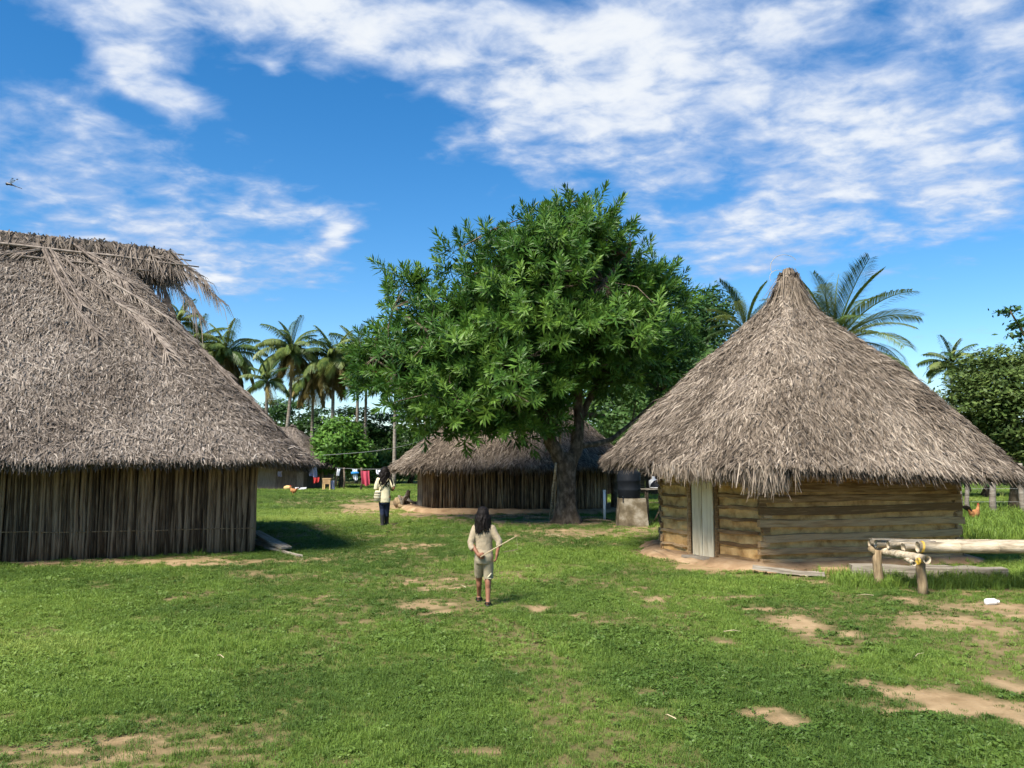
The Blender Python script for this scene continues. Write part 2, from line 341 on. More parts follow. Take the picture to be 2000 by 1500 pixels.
# ------------------------------------------------------------------ ground
# bare patches: (px, py, half width px, half height px, how bare)
BARE = [(1545, 1215, 42, 14, 1), (1415, 1253, 38, 6, .9), (1600, 1250, 34, 22, .7), (1645, 1304, 22, 10, .9), (1690, 1335, 30, 9, .8),
        (1850, 1372, 110, 20, 1), (1965, 1395, 75, 26, .95), (1965, 1335, 55, 22, .95), (1530, 1398, 48, 13, .95), (1660, 1168, 26, 9, .6), (1750, 1175, 26, 7, .5),
        (1960, 1190, 60, 9, .9), (1830, 1220, 55, 9, .85), (1930, 1228, 70, 10, .85), (1990, 1275, 40, 18, .7),
        (850, 1186, 62, 15, .85), (1050, 1187, 28, 6, .9), (960, 1160, 70, 10, .4), (120, 1470, 40, 9, 1), (158, 1408, 32, 9, .6), (350, 1408, 28, 7, .4), (15, 1400, 26, 12, .5),
        (270, 1496, 34, 6, .8), (390, 1494, 36, 6, .55), (545, 1494, 32, 5, .5), (930, 1468, 62, 10, .8), (1090, 1490, 60, 9, .7), (660, 1493, 40, 8, .7), (1255, 1352, 35, 9, .6), (1330, 1325, 20, 6, .6),
        (1150, 1042, 150, 9, .75), (1270, 1080, 40, 9, .85), (1060, 1020, 190, 8, .85), (1240, 1030, 60, 10, .8),
        (740, 990, 92, 14, 1), (840, 1004, 90, 8, 1), (700, 978, 40, 4, .8), (960, 1010, 180, 6, .9), (905, 1004, 110, 6, 1),
        (250, 1097, 330, 9, .9), (560, 1052, 60, 30, .55), (600, 1035, 60, 18, .5), (1640, 1123, 190, 9, .75), (1400, 1108, 120, 10, 1), (560, 953, 70, 3.5, .9), (440, 1120, 20, 4, .4),
        (640, 1180, 26, 5, .35), (1830, 1130, 180, 7, .6)]
def _bare_m():
    out = []
    for px, py, rx, ry, k in BARE:
        c = G(px, py); d = c.y; out.append((c.x, c.y, max(rx * d / FPX, .05) * (1.25 if px > 1380 and py > 1150 else 1), max(ry * d * d / (CAM_H * FPX), .05) * (1.35 if px > 1380 and py > 1150 else 1), k))
    return out
BARE_M = _bare_m()
TRACK = [G(*p) for p in ((1180, 1500), (1090, 1350), (985, 1240), (890, 1180), (815, 1090), (765, 1030), (720, 1000))]
def path(x, y):
    """the faint trodden track, 1 on its middle"""
    d = np.full(np.shape(x), 99.0)
    for a, b in zip(TRACK, TRACK[1:]):
        vx, vy = b.x - a.x, b.y - a.y; t = np.clip(((x - a.x) * vx + (y - a.y) * vy) / (vx * vx + vy * vy), 0, 1); d = np.minimum(d, np.hypot(x - a.x - t * vx, y - a.y - t * vy))
    return sstep(.55, .1, d + (fbm(x * 2, y * 2, 88, 3) - .5) * .5)
def cover(x, y):
    """how much grass grows at a spot, 0 bare to 1 full"""
    x = np.asarray(x, float); y = np.asarray(y, float)
    n1 = fbm(x * 1.3, y * 1.3, 3, 5); n2 = fbm(x * 4.2, y * 4.2, 9, 4); n3 = fbm(x * 15, y * 15, 13, 3)
    bare = np.zeros_like(x)
    for cx, cy, rx, ry, k in BARE_M:
        e = np.sqrt(((x - cx) / rx) ** 2 + ((y - cy) / ry) ** 2) + (n2 - .5) * 1.9 + (n1 - .5) * .9 + (n3 - .5) * 1.1
        bare = np.maximum(bare, k * sstep(1.45, .45, e))
    n4 = fbm(x * .45 + 3, y * .45, 33, 3); thin = sstep(.56, .74, n1) * .42 + sstep(.48, .66, fbm(x * .6 + 2, y * .35, 97, 4)) * (.15 + .3 * n3) + sstep(.5, .68, n4) * sstep(.40, .62, n3) * .42
    right = sstep(1.5, 5.0, x - (10 - y) * .15) * sstep(11.5, 8.5, y)
    thin = thin + right * sstep(.44, .64, n2 * .5 + n1 * .5) * .62
    n5 = fbm(x * 1.0 + 11, y * 1.6 + 5, 47, 5); bare = np.maximum(bare, right * sstep(.50, .62, n5 + (n3 - .5) * .14) * .95)
    left = sstep(-.6, -2.2, x) * sstep(5.6, 4.6, y); thin = thin + left * sstep(.40, .62, n2 * .5 + n1 * .5) * .28
    thin = np.maximum(thin, path(x, y) * (.25 + .45 * n3))
    return np.clip(1 - np.maximum(bare, thin), 0, 1)
def zground(x, y): return (fbm(np.asarray(x) * .7, np.asarray(y) * .7, 40, 3) - .5) * .035 + (fbm(np.asarray(x) * 5, np.asarray(y) * 5, 50, 2) - .5) * .012
def build_ground():
    nx, ny = 300, 340
    u = np.linspace(-1, 1, nx); xs = np.sinh(u * 5.2) / np.sinh(5.2) * 420
    v = np.linspace(0, 1, ny); ys = 2.2 + np.sinh(v * 5.6) / np.sinh(5.6) * 640
    ys = np.concatenate([[-300, -60, -15, -4, 0, 1.2], ys]); ny = len(ys)
    X, Y = np.meshgrid(xs, ys); Z = np.where(np.abs(Y) < 90, zground(X, Y), 0)
    V = np.stack([X, Y, Z], -1).reshape(-1, 3); c = cover(V[:, 0], V[:, 1])
    i = np.arange(ny - 1)[:, None] * nx + np.arange(nx - 1)[None, :]
    F = np.stack([i, i + 1, i + nx + 1, i + nx], -1).reshape(-1, 4)
    mt = bpy.data.materials.new('ground'); mt.use_nodes = True; nt = mt.node_tree; N = nt.nodes; L = nt.links; bs = N['Principled BSDF']
    bs.inputs['Roughness'].default_value = .95; bs.inputs['Specular IOR Level'].default_value = .1
    tc = N.new('ShaderNodeTexCoord')
    def noise(s, d):
        n = N.new('ShaderNodeTexNoise'); n.inputs['Scale'].default_value = s; n.inputs['Detail'].default_value = d; n.inputs['Roughness'].default_value = .65; L.new(tc.outputs['Object'], n.inputs['Vector']); return n.outputs[0]
    def ramp(f, cs, a=.3, b=.7):
        r = N.new('ShaderNodeValToRGB'); r.color_ramp.elements[0].position = a; r.color_ramp.elements[1].position = b
        r.color_ramp.elements[0].color = (*cs[0], 1); r.color_ramp.elements[1].color = (*cs[1], 1); L.new(f, r.inputs[0]); return r.outputs[0]
    soil = ramp(noise(3.2, 9), ((.21, .138, .068), (.41, .295, .165)))
    thin_ = ramp(noise(6.0, 9), ((.085, .075, .030), (.17, .14, .060)))
    green = ramp(noise(3.0, 8), ((.080, .115, .025), (.17, .205, .05)))
    at = N.new('ShaderNodeAttribute'); at.attribute_name = 'cover'
    def mixed(lo, hi, nz, amp, a, b):
        ad = N.new('ShaderNodeMath'); ad.operation = 'MULTIPLY_ADD'; L.new(nz, ad.inputs[0]); ad.inputs[1].default_value = amp; L.new(at.outputs['Fac'], ad.inputs[2])
        mr = N.new('ShaderNodeMapRange'); mr.inputs[1].default_value = lo + amp / 2; mr.inputs[2].default_value = hi + amp / 2; L.new(ad.outputs[0], mr.inputs[0])
        mx = N.new('ShaderNodeMix'); mx.data_type = 'RGBA'; L.new(mr.outputs[0], mx.inputs[0]); L.new(a, mx.inputs[6]); L.new(b, mx.inputs[7]); return mx.outputs[2]
    L.new(mixed(.06, .46, noise(26, 7), .45, soil, mixed(.55, .95, noise(40, 5), .3, thin_, green)), bs.inputs['Base Color'])
    bp = N.new('ShaderNodeBump'); bp.inputs['Strength'].default_value = .7; bp.inputs['Distance'].default_value = .02; L.new(noise(45, 8), bp.inputs['Height']); L.new(bp.outputs[0], bs.inputs['Normal'])
    o = put('ground', mesh_np('ground', V, F, mt, True, {'cover': c})); tag(o, kind='structure')
build_ground()

# ------------------------------------------------------------------ thatched roofs
def offset_loop(poly, r, step=.12):
    """rounded outline at distance r round a convex polygon given anticlockwise"""
    pts = []; n = len(poly); poly = [Vector(p) for p in poly]
    for i in range(n):
        a, b, c = poly[i - 1], poly[i], poly[(i + 1) % n]
        n1 = Vector(((b - a).y, -(b - a).x)).normalized(); n2 = Vector(((c - b).y, -(c - b).x)).normalized()
        t1 = math.atan2(n1.y, n1.x); t2 = math.atan2(n2.y, n2.x)
        while t2 < t1: t2 += 2 * PI
        k = max(1, int((t2 - t1) * r / step))
        for j in range(k + 1):
            t = t1 + (t2 - t1) * j / k; pts.append(b + Vector((math.cos(t), math.sin(t))) * r)
        L_ = (c - b).length; k = int(L_ / step); e = pts[-1]
        for j in range(1, k): pts.append(e + (c - b) * (j / k))
    return np.array([(p.x, p.y) for p in pts])
class Roof:
    def __init__(s, loop, A, B, z_eave, z_top, prof, rough=.05, seed=0):
        s.loop = loop; A = np.array(A[:2], float); B = np.array(B[:2], float); d = B - A; l2 = max(d @ d, 1e-9)
        t = np.clip(((loop - A) @ d) / l2, 0, 1); s.q = A + t[:, None] * d
        n = len(loop); s.ze = np.array([z_eave(x, y) for x, y in loop]); s.zt = z_top; s.prof = np.array(prof); s.n = n; s.seed = seed; s.rough = rough
        seg = np.linalg.norm(np.roll(loop, -1, 0) - loop, axis=1); s.cum = np.concatenate([[0], np.cumsum(seg)]); s.per = s.cum[-1]
    def pos(s, u, t):
        """u along the eave in metres, t 0 at the eave to 1 at the top"""
        u = np.mod(u, s.per); i = np.clip(np.searchsorted(s.cum, u, 'right') - 1, 0, s.n - 1); f = (u - s.cum[i]) / np.maximum(s.cum[i + 1] - s.cum[i], 1e-9); j = (i + 1) % s.n
        p = s.loop[i] * (1 - f)[:, None] + s.loop[j] * f[:, None]; q = s.q[i] * (1 - f)[:, None] + s.q[j] * f[:, None]; ze = s.ze[i] * (1 - f) + s.ze[j] * f
        h = np.interp(t, s.prof[:, 0], s.prof[:, 1]); xy = p * (1 - t)[:, None] + q * t[:, None]
        z = ze + (s.zt - ze) * h + (fbm(u * .9 + s.seed, t * 5, s.seed, 3) - .5) * s.rough * 2
        return np.column_stack([xy, z])
    def frame(s, u, t):
        e = .02; p0 = s.pos(u, t); dn = s.pos(u, np.maximum(t - e, 0)) - s.pos(u, np.minimum(t + e, 1)); dn /= np.linalg.norm(dn, axis=1)[:, None] + 1e-9
        du = s.pos(u + .25, t) - s.pos(u - .25, t); du -= (du * dn).sum(1)[:, None] * dn; du /= np.linalg.norm(du, axis=1)[:, None] + 1e-9
        nn = np.cross(du, -dn); nn *= np.where(nn[:, 2:3] < 0, -1, 1)
        return p0, dn, du, nn
    def core(s, nu, nt, thick):
        u = np.linspace(0, s.per, nu, endpoint=False); t = np.linspace(0, 1, nt); U, T = np.meshgrid(u, t); U = U.ravel(); T = T.ravel()
        p, dn, du, nn = s.frame(U, T); o = p - nn * .02; i_ = p - nn * thick
        V = np.vstack([o, i_]); m = nu * nt; a = (np.arange(nt - 1)[:, None] * nu + np.arange(nu)[None]).ravel(); b = (np.arange(nt - 1)[:, None] * nu + (np.arange(nu) + 1)[None] % nu).ravel()
        F1 = np.stack([a, b, b + nu, a + nu], -1); F2 = np.stack([a, a + nu, b + nu, b], -1) + m
        k = np.arange(nu); k2 = (k + 1) % nu; F3 = np.stack([k, k + m, k2 + m, k2], -1)
        return V, np.vstack([F1, F2, F3]), F1
    def strips(s, n, length, width, u0=None, u1=None, yaw=.4, lift=.025, tmax=1.0):
        R = np.random.default_rng(s.seed + 5); u = R.uniform(u0 if u0 is not None else 0, u1 if u1 is not None else s.per, n * 2)
        t = R.uniform(-.01, tmax, n * 2); w = np.clip(1 - .85 * t, .12, 1); keep = R.random(n * 2) < w; u = u[keep][:n]; t = np.clip(t[keep][:n], 0, 1); n = len(u)
        # thatch is laid in courses
        t = np.clip((np.floor(t * 26 + R.normal(0, .35, n)) + R.random(n) * .9) / 26, 0, 1)
        p, dn, du, nn = s.frame(u, t)
        patch = fbm(u * 1.1, t * 9, s.seed + 3, 4); broad = fbm(u * .28 + 5, t * 1.6, s.seed + 30, 4); yw = R.normal(0, yaw, n) + (fbm(u * .8, t * 5, s.seed + 8, 3) - .5) * .8
        d = dn * np.cos(yw)[:, None] + du * np.sin(yw)[:, None]; d /= np.linalg.norm(d, axis=1)[:, None]
        b = np.cross(d, nn); roll = R.normal(0, .3, n); b = b * np.cos(roll)[:, None] + nn * np.sin(roll)[:, None]
        Ls = length * R.uniform(.55, 1.35, n); ws = width * R.uniform(.5, 1.4, n)
        h0 = R.uniform(-.02, .03, n); lf = lift * R.gamma(2.0, .5, n)
        a0 = p + nn * h0[:, None] - d * (Ls * .4)[:, None]
        a1 = p + nn * (h0 + lf * .55)[:, None] + d * (Ls * .15)[:, None]
        a2 = p + nn * (h0 + lf)[:, None] + d * (Ls * .6)[:, None]; a2[:, 2] -= R.uniform(0, .05, n)
        V = np.stack([a0 - b * (ws * .35)[:, None], a0 + b * (ws * .35)[:, None], a1 - b * (ws * .5)[:, None], a1 + b * (ws * .5)[:, None], a2 - b * (ws * .14)[:, None], a2 + b * (ws * .14)[:, None]], 1).reshape(-1, 3)
        k = np.arange(n)[:, None] * 6; F = np.stack([k + [0, 1, 3, 2], k + [2, 3, 5, 4]], 1).reshape(-1, 4)
        tint = np.clip(.46 + (patch - .5) * .55 + (broad - .5) * .8 + R.normal(0, .24, n), 0, 1)
        return V, F, np.repeat(tint, 6)
    def fringe(s, n, length, width, u0=None, u1=None, droop=.6):
        R = np.random.default_rng(s.seed + 11); u = R.uniform(u0 if u0 is not None else 0, u1 if u1 is not None else s.per, n); t = R.uniform(0, .07, n)
        p, dn, du, nn = s.frame(u, t); h = -R.uniform(0, .16, n); yw = R.normal(0, .22, n)
        clump = fbm(u * 2.3, u * 0, s.seed + 21, 3)
        d = dn * np.cos(yw)[:, None] + du * np.sin(yw)[:, None]; dr = droop * R.uniform(.3, 1.6, n); d2 = d.copy(); d2[:, 2] -= dr; d2 /= np.linalg.norm(d2, axis=1)[:, None]
        Ls = length * R.uniform(.45, 1.2, n) * (.72 + clump * .5); ws = width * R.uniform(.5, 1.3, n); b = np.cross(d, nn)
        roll = R.normal(0, .6, n); b = b * np.cos(roll)[:, None] + nn * np.sin(roll)[:, None]
        a0 = p + nn * h[:, None] - d * .1; a1 = p + nn * h[:, None] + d * (Ls * .3)[:, None]; a2 = a1 + d2 * (Ls * .6)[:, None]
        V = np.stack([a0 - b * (ws * .4)[:, None], a0 + b * (ws * .4)[:, None], a1 - b * (ws * .5)[:, None], a1 + b * (ws * .5)[:, None], a2 - b * (ws * .12)[:, None], a2 + b * (ws * .12)[:, None]], 1).reshape(-1, 3)
        k = np.arange(n)[:, None] * 6; F = np.stack([k + [0, 1, 3, 2], k + [2, 3, 5, 4]], 1).reshape(-1, 4)
        tint = np.clip(.48 + h * 2.0 + R.normal(0, .2, n), 0, 1); return V, F, np.repeat(tint, 6)
    def build(s, parent, n, nf, length, width, mat, u0=None, u1=None, fl=.4, extra=None, thick=.2, yaw=.4):
        o0 = np.array(WL[parent]); V, F, F1 = s.core(220, 40, thick)
        c = put('roof', mesh_np('roof', V - o0, F, M['thatch_core'], True), parent)
        s.bvh = BVHTree.FromPolygons([tuple(v) for v in V], [tuple(f) for f in F1])
        A = [s.strips(n, length, width, u0, u1, yaw), s.fringe(nf, fl, width, u0, u1)] + (extra or [])
        Vs, Fs, Ts = [], [], []; b = 0
        for v, f, t in A: Vs.append(v); Fs.append(f + b); Ts.append(t); b += len(v)
        o = put('thatch', mesh_np('thatch', np.vstack(Vs) - o0, np.vstack(Fs), mat, False, {'tint': np.concatenate(Ts)}), c, WL[parent]); tag(o, kind='stuff')
        return c
    def hit(s, px, py, off=.07):
        d = RAY(px, py).normalized(); r = s.bvh.ray_cast(Vector((0, 0, CAM_H)), d)
        return None if r[0] is None else r[0] - d * off * 2 + Vector((0, 0, off))

def dry_frond(mb, pts, leaf_len=.28, spread=.5, n_leaf=40, r=.018, droop=.3):
    """an old palm frond: a stalk with narrow leaflets on both sides lying along it"""
    pts = [Vector(p) for p in pts]; m = len(pts); mb.tube(pts, [r * (1 - .6 * i / (m - 1)) for i in range(m)], 5)
    for i in range(n_leaf):
        f = (i + random.random()) / n_leaf * (m - 1); k = min(int(f), m - 2); p = pts[k].lerp(pts[k + 1], f - k); t = (pts[k + 1] - pts[k]).normalized()
        side = t.cross(Vector((0, -.6, .8))).normalized() * random.choice((-1, 1)); d = (t * random.uniform(.6, 1) + side * spread * random.uniform(.4, 1.2)).normalized()
        L_ = leaf_len * random.uniform(.6, 1.2); w = d.cross(Vector((random.uniform(-.4, .4), -1, .5))).normalized() * random.uniform(.006, .012)
        a = p; b = p + d * L_ * .5 + Vector((0, 0, -.02)); c = p + d * L_ + Vector((0, 0, -droop * L_))
        mb.add([a - w, a + w, b + w, b - w, c], [(0, 1, 2, 3), (3, 2, 4)])

def cane_meshes(mat, H, r, n=5):
    out = []
    for k in range(n):
        mb = MB(); pts = [(random.uniform(-.012, .012), random.uniform(-.012, .012), z) for z in np.linspace(-.03, H, 5)]
        rr = r * random.uniform(.75, 1.2); mb.tube(pts, [rr * random.uniform(.88, 1.1) for _ in pts], 7); out.append(mesh_py('cane', mb.V, mb.F, mat, True))
    return out
def cane_wall(parent, a, b, ms, r, gap=.9, lean=.02, zt=0):
    a, b = Vector(a).to_3d(), Vector(b).to_3d(); L_ = (b - a).length; n = int(L_ / (2 * r * gap)); nrm = Vector(((b - a).y, -(b - a).x, 0)).normalized()
    for i in range(n):
        p = a.lerp(b, (i + .5 + random.uniform(-.25, .25)) / n) + nrm * random.uniform(-.018, .022); p.z = zt + random.uniform(-.01, .02)
        put('cane', random.choice(ms), parent, p, (random.gauss(0, lean), random.gauss(0, lean), random.uniform(0, 6.28)), (1, 1, random.uniform(.93, 1.04)))
def prism(poly, z0, z1):
    mb = MB(); n = len(poly); mb.add([(*p[:2], z0) for p in poly] + [(*p[:2], z1) for p in poly], [tuple(range(n - 1, -1, -1)), tuple(range(n, 2 * n))] + [(i, (i + 1) % n, n + (i + 1) % n, n + i) for i in range(n)]); return mb

# ---- the large hut on the left
def hut_left():
    K = Vector((-4.70, 15.06)); d = Vector((.9205, .3907)); nb = Vector((-.3907, .9205)); Lh, Wd = 9.6, 6.0
    poly = [K - d * Lh, K, K + nb * Wd, K - d * Lh + nb * Wd]          # anticlockwise from above
    t = thing('thatched_hut', 'large grey thatched hut with dark cane walls at the left edge of the photo', 'hut', (K.x, K.y, 0))
    inset = [poly[0] + d * .06 + nb * .06, poly[1] - d * .06 + nb * .06, poly[2] - d * .06 - nb * .06, poly[3] + d * .06 - nb * .06]
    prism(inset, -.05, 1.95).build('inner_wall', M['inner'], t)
    ms = cane_meshes(M['cane_dark'], 1.95, .027, 8)
    cane_wall(t, poly[0] + d * 3.6, poly[1], ms, .027, .50, .008); cane_wall(t, poly[1], poly[2], ms, .027, 1.9, .01)
    # bindings of vine along the canes
    for z0, f0, f1 in ((.52, 0, 1),):
        mb = MB(); q0 = poly[0] + d * 3; pts = []
        for i in range(25):
            f = i / 24; p = q0.lerp(poly[1] + d * .02, f) - nb * (.036 + random.uniform(0, .008)); pts.append((p.x, p.y, z0 - .09 * f + .05 * math.sin(f * 7) * .3 + random.uniform(-.008, .008)))
        mb.tube(pts, .009, 5); mb.build('vine_tie', M['cane_warm'], t, True)
    c0 = K + nb * (Wd / 2); A = c0 - d * (Lh - 2.9); B = c0 - d * 2.75
    loop = offset_loop(poly, 1.02)
    ze = lambda x, y: 1.64
    R = Roof(loop, A, B, ze, 6.05, [(0, 0), (.12, .105), (.5, .48), (.85, .85), (1, 1)], .07, 1)
    # the side that faces the camera: front eave, right hip and a bit more
    u0 = R.cum[np.argmin(((loop - np.array(poly[0] - nb)) ** 2).sum(1))] + 1.5; kf = R.cum[np.argmin(((loop - np.array(poly[2] + d)) ** 2).sum(1))]
    # ridge cap: a roll of thatch along the top that runs on past the hip
    Rg = np.random.default_rng(77); n = 9000; tt = Rg.uniform(-2.2, 1.2, n); side = np.where(Rg.random(n) < .68, -1, 1)
    dd = np.array([d.x, d.y, 0]); nn = np.array([nb.x, nb.y, 0]); Bp = np.array([B.x, B.y, 6.12]); Ltot = 4.0
    p0 = Bp + tt[:, None] * dd + nn * Rg.normal(0, .06, n)[:, None]; p0[:, 2] += Rg.normal(0, .04, n) - np.clip(tt, 0, 2) * .05
    ang = np.where(tt > .1, Rg.normal(.25, .5, n) * .8, Rg.normal(.1, 1.0, n)); Ls = Rg.uniform(.3, .85, n) * np.where(tt > .1, 1.0, .42); dirv = dd * np.sin(ang)[:, None] + nn * (side * Rg.uniform(.25, .8, n) * np.cos(ang))[:, None]; dirv[:, 2] = -Rg.uniform(.7, 1.15, n)
    dirv /= np.linalg.norm(dirv, axis=1)[:, None]; bb = np.cross(dirv, nn + dd * Rg.normal(0, .5, n)[:, None]); bb /= np.linalg.norm(bb, axis=1)[:, None]; ws = Rg.uniform(.008, .02, n)[:, None]
    a1 = p0 + dirv * (Ls * .5)[:, None]; a2 = p0 + dirv * Ls[:, None] + np.array([0, 0, -.04])
    V = np.stack([p0 - bb * ws, p0 + bb * ws, a1 - bb * ws, a1 + bb * ws, a2 - bb * ws * .3, a2 + bb * ws * .3], 1).reshape(-1, 3); k = np.arange(n)[:, None] * 6
    cap = (V, np.stack([k + [0, 1, 3, 2], k + [2, 3, 5, 4]], 1).reshape(-1, 4), np.repeat(np.clip(Rg.normal(.36, .2, n), 0, 1), 6))
    c = R.build(t, 195000, 30000, .145, .017, M['thatch'], u0, kf, .16, [cap], yaw=.58)
    # ridge poles that stick out past the hip
    for k, (e, z, off) in enumerate(((1.45, 6.16, 0), (1.6, 6.05, -.12), (1.2, 6.22, .1), (1.75, 5.88, -.3), (.9, 5.65, -.45))):
        mb = MB(); a = B - d * 3 - nb * .0 + nb * off; b_ = B + d * e + nb * off; pts = [(*a.lerp(b_, f), z + .06 - .16 * f + random.uniform(-.02, .02)) for f in np.linspace(0, 1, 7)]
        mb.tube(pts, [.03, .03, .028, .026, .024, .02, .014], 6); mb.build('ridge_pole', M['frond_dry'], c, True)
    # dry fronds laid over the roof, tied near the top
    fr = [[(88, 492), (112, 545), (150, 610), (190, 662)], [(84, 494), (104, 540), (138, 598), (178, 650)], [(96, 490), (120, 530), (150, 585), (160, 604)],
          [(128, 512), (165, 548), (205, 578), (232, 596), (262, 640), (296, 694)], [(140, 480), (190, 520), (240, 552), (298, 582)], [(192, 526), (245, 555), (300, 580)],
          [(225, 598), (270, 622), (300, 655), (330, 700)], [(120, 478), (170, 500), (225, 530), (290, 570), (330, 610)], [(330, 640), (395, 690), (450, 745), (500, 800)],
          [(390, 690), (440, 730), (490, 790), (540, 840)], [(220, 560), (270, 590), (330, 630), (380, 672)], [(80, 490), (40, 482), (4, 470)], [(78, 494), (40, 498), (2, 500)], [(80, 486), (40, 476), (10, 462)]]
    for k, pl in enumerate(fr):
        q = [R.hit(*a) for a in pl]; q = [v for v in q if v is not None]
        if len(q) < 2: continue
        pts = []
        for i in range(len(q) - 1):
            for f in (0, .34, .67): pts.append(q[i].lerp(q[i + 1], f))
        pts.append(q[-1]); mb = MB(); dry_frond(mb, pts, random.uniform(.3, .5), .42, random.choice((26, 48, 70)), .032); mb.build('dry_frond', M['frond_dry'], c)
    # fronds drooping free from the end of the ridge
    for (e, z, dx, dz, Lf) in ((.95, 5.8, 1.0, -.12, 1.25), (.95, 5.7, .85, -.55, 1.0), (.75, 5.95, 1.0, .05, 1.15), (.9, 5.55, .5, -.8, .55), (.7, 5.6, .3, -.9, .5)):
        s0 = B + d * e - nb * .25; pts = [];
        for i in range(8):
            f = i / 7; pts.append(Vector((s0.x + d.x * dx * Lf * f, s0.y + d.y * dx * Lf * f, z + dz * Lf * f - .45 * Lf * f * f)))
        mb = MB(); dry_frond(mb, pts, .42, .35, 70, .016, .75); mb.build('dry_frond', M['frond_dry'], c)
    return R
hut_left()

# ---- the hut on the right
WALL_R = [(3.78, 12.60), (7.32, 13.58), (7.95, 16.0), (7.2, 17.3), (4.0, 17.1), (2.95, 16.4), (2.66, 14.60), (2.99, 13.84), (3.31, 13.36)]
def plank_mesh(L_, H, T, mat, seg=9, j=.010, name='plank'):
    V = []; F = []; d0 = [random.uniform(-1, 1) * .012 for _ in range(4)]
    for i in range(seg):
        x = L_ * (i / (seg - 1) - .5); w = math.sin(i * .9 + d0[0] * 200) * .008
        for (sy, sz) in ((-.5, -.5), (-.5, .5), (.5, .5), (.5, -.5)):
            V.append((x + (random.uniform(-.02, .02) if i in (0, seg - 1) else 0), sy * T + random.uniform(-j, j) * .5, sz * H + w + random.uniform(-j, j)))
    for i in range(seg - 1):
        for k in range(4): k2 = (k + 1) % 4; F.append((i * 4 + k, i * 4 + k2, i * 4 + 4 + k2, i * 4 + 4 + k))
    F += [(3, 2, 1, 0), tuple((seg - 1) * 4 + k for k in range(4))]
    return mesh_py(name, V, F, mat)
def hut_right():
    C = Vector((5.15, 15.0)); t = thing('thatched_hut', 'thatched hut with pointed roof and mud and plank walls on the right', 'hut', (C.x, C.y, 0))
    poly = [Vector(p) for p in WALL_R]; n = len(poly)
    # mud filling: a rough solid behind the planks
    def panel(a, b, z0, z1, depth, name, mat, amp=.028, seed=0):
        L_ = (b - a).length; nx_ = max(3, int(L_ / .05)); nz = max(3, int((z1 - z0) / .045)); nrm = Vector(((b - a).y, -(b - a).x)).normalized()
        fx = np.linspace(0, 1, nx_); fz = np.linspace(0, 1, nz); X, Z = np.meshgrid(fx, fz); bump = (fbm(X * L_ * 5 + seed * 9, Z * (z1 - z0) * 7, seed + 60, 4) - .5) * 2 * amp
        edge = np.minimum(np.minimum(X, 1 - X) * L_, .05) / .05
        px = a.x + (b.x - a.x) * X + nrm.x * (depth + bump * edge); py = a.y + (b.y - a.y) * X + nrm.y * (depth + bump * edge); pz = z0 + (z1 - z0) * Z
        V = np.stack([px, py, pz], -1).reshape(-1, 3); i = (np.arange(nz - 1)[:, None] * nx_ + np.arange(nx_ - 1)[None]).ravel(); F = np.stack([i, i + 1, i + nx_ + 1, i + nx_], -1)
        return put(name, mesh_np(name, V - np.array(WL[t]), F, mat, True), t)
    inner = [C + (p - C) * .94 for p in poly]; prism(inner, -.05, 2.05).build('inner_wall', M['inner'], t)
    for i in range(n):
        if i == 7: continue                     # the doorway
        a, b = poly[i], poly[(i + 1) % n]; panel(a, b, -.02, 2.05, 0, 'mud_filling', M['mud'], .045, i)
    # planks
    def row(i, z, H, T, e0, e1, mat, slope=0, proud=.02):
        a, b = poly[i], poly[(i + 1) % n]; dr = (b - a).normalized(); nrm = Vector((dr.y, -dr.x)); a2 = a - dr * e0; b2 = b + dr * e1; L_ = (b2 - a2).length; c = (a2 + b2) / 2 + nrm * proud
        put('plank', plank_mesh(L_, H, T, mat), t, (c.x, c.y, z), Euler((random.gauss(0, .04), -slope + random.gauss(0, .004), math.atan2(dr.y, dr.x))))
    zs = [.10, .26, .47, .68, .88, 1.06, 1.22, 1.38, 1.55, 1.72, 1.90]
    hs = [.10, .085, .105, .11, .12, .10, .13, .10, .12, .12, .12]
    for k, z in enumerate(zs): row(0, z, hs[k], .075, random.uniform(-.02, .08), random.uniform(-.05, .05), M['plank'], 0, .038)
    for k, z in enumerate([.13, .34, .53, .73, .91, 1.09, 1.27, 1.45, 1.65, 1.85]): row(8, z, .045 + .025 * random.random(), .045, random.uniform(.0, .05), random.uniform(-.06, .02), M['plank'], 0, .022)
    for k, z in enumerate([.22, .44, .66, .86, 1.05, 1.24, 1.43, 1.62, 1.82]): row(6, z, .03 + .025 * random.random(), .04, random.uniform(-.02, .05), random.uniform(-.06, .0), M['plank'], 0, .016)
    for i in (1, 2, 3, 4, 5):
        for k, z in enumerate(zs): row(i, z + .03, .10, .045, .03, .03, M['plank'], 0, .024)
    # short cross ends seen at the corner
    for z in (.38, .60, .80, .99, 1.15):
        put('plank_end', plank_mesh(random.uniform(.10, .18), .09, .06, M['plank'], 3), t, (3.80 + random.uniform(.0, .08), 12.585, z + random.uniform(-.02, .02)), Euler((0, 0, .27)))
    for z in (.36, .56, .78, .97):
        put('plank_end', plank_mesh(random.uniform(.09, .16), .085, .06, M['plank'], 3), t, (7.30, 13.55, z), Euler((0, 0, .27)))
    # door
    a, b = poly[7], poly[8]; dr = (b - a).normalized(); nrm = Vector((dr.y, -dr.x)); ang = math.atan2(dr.y, dr.x); L_ = (b - a).length
    dpt = thing('door', None, None, (0, 0, 0)); COL.objects.unlink(dpt); bpy.data.objects.remove(dpt)
    m0 = MB(); Rz = Matrix.Rotation(ang, 3, 'Z')
    door = None
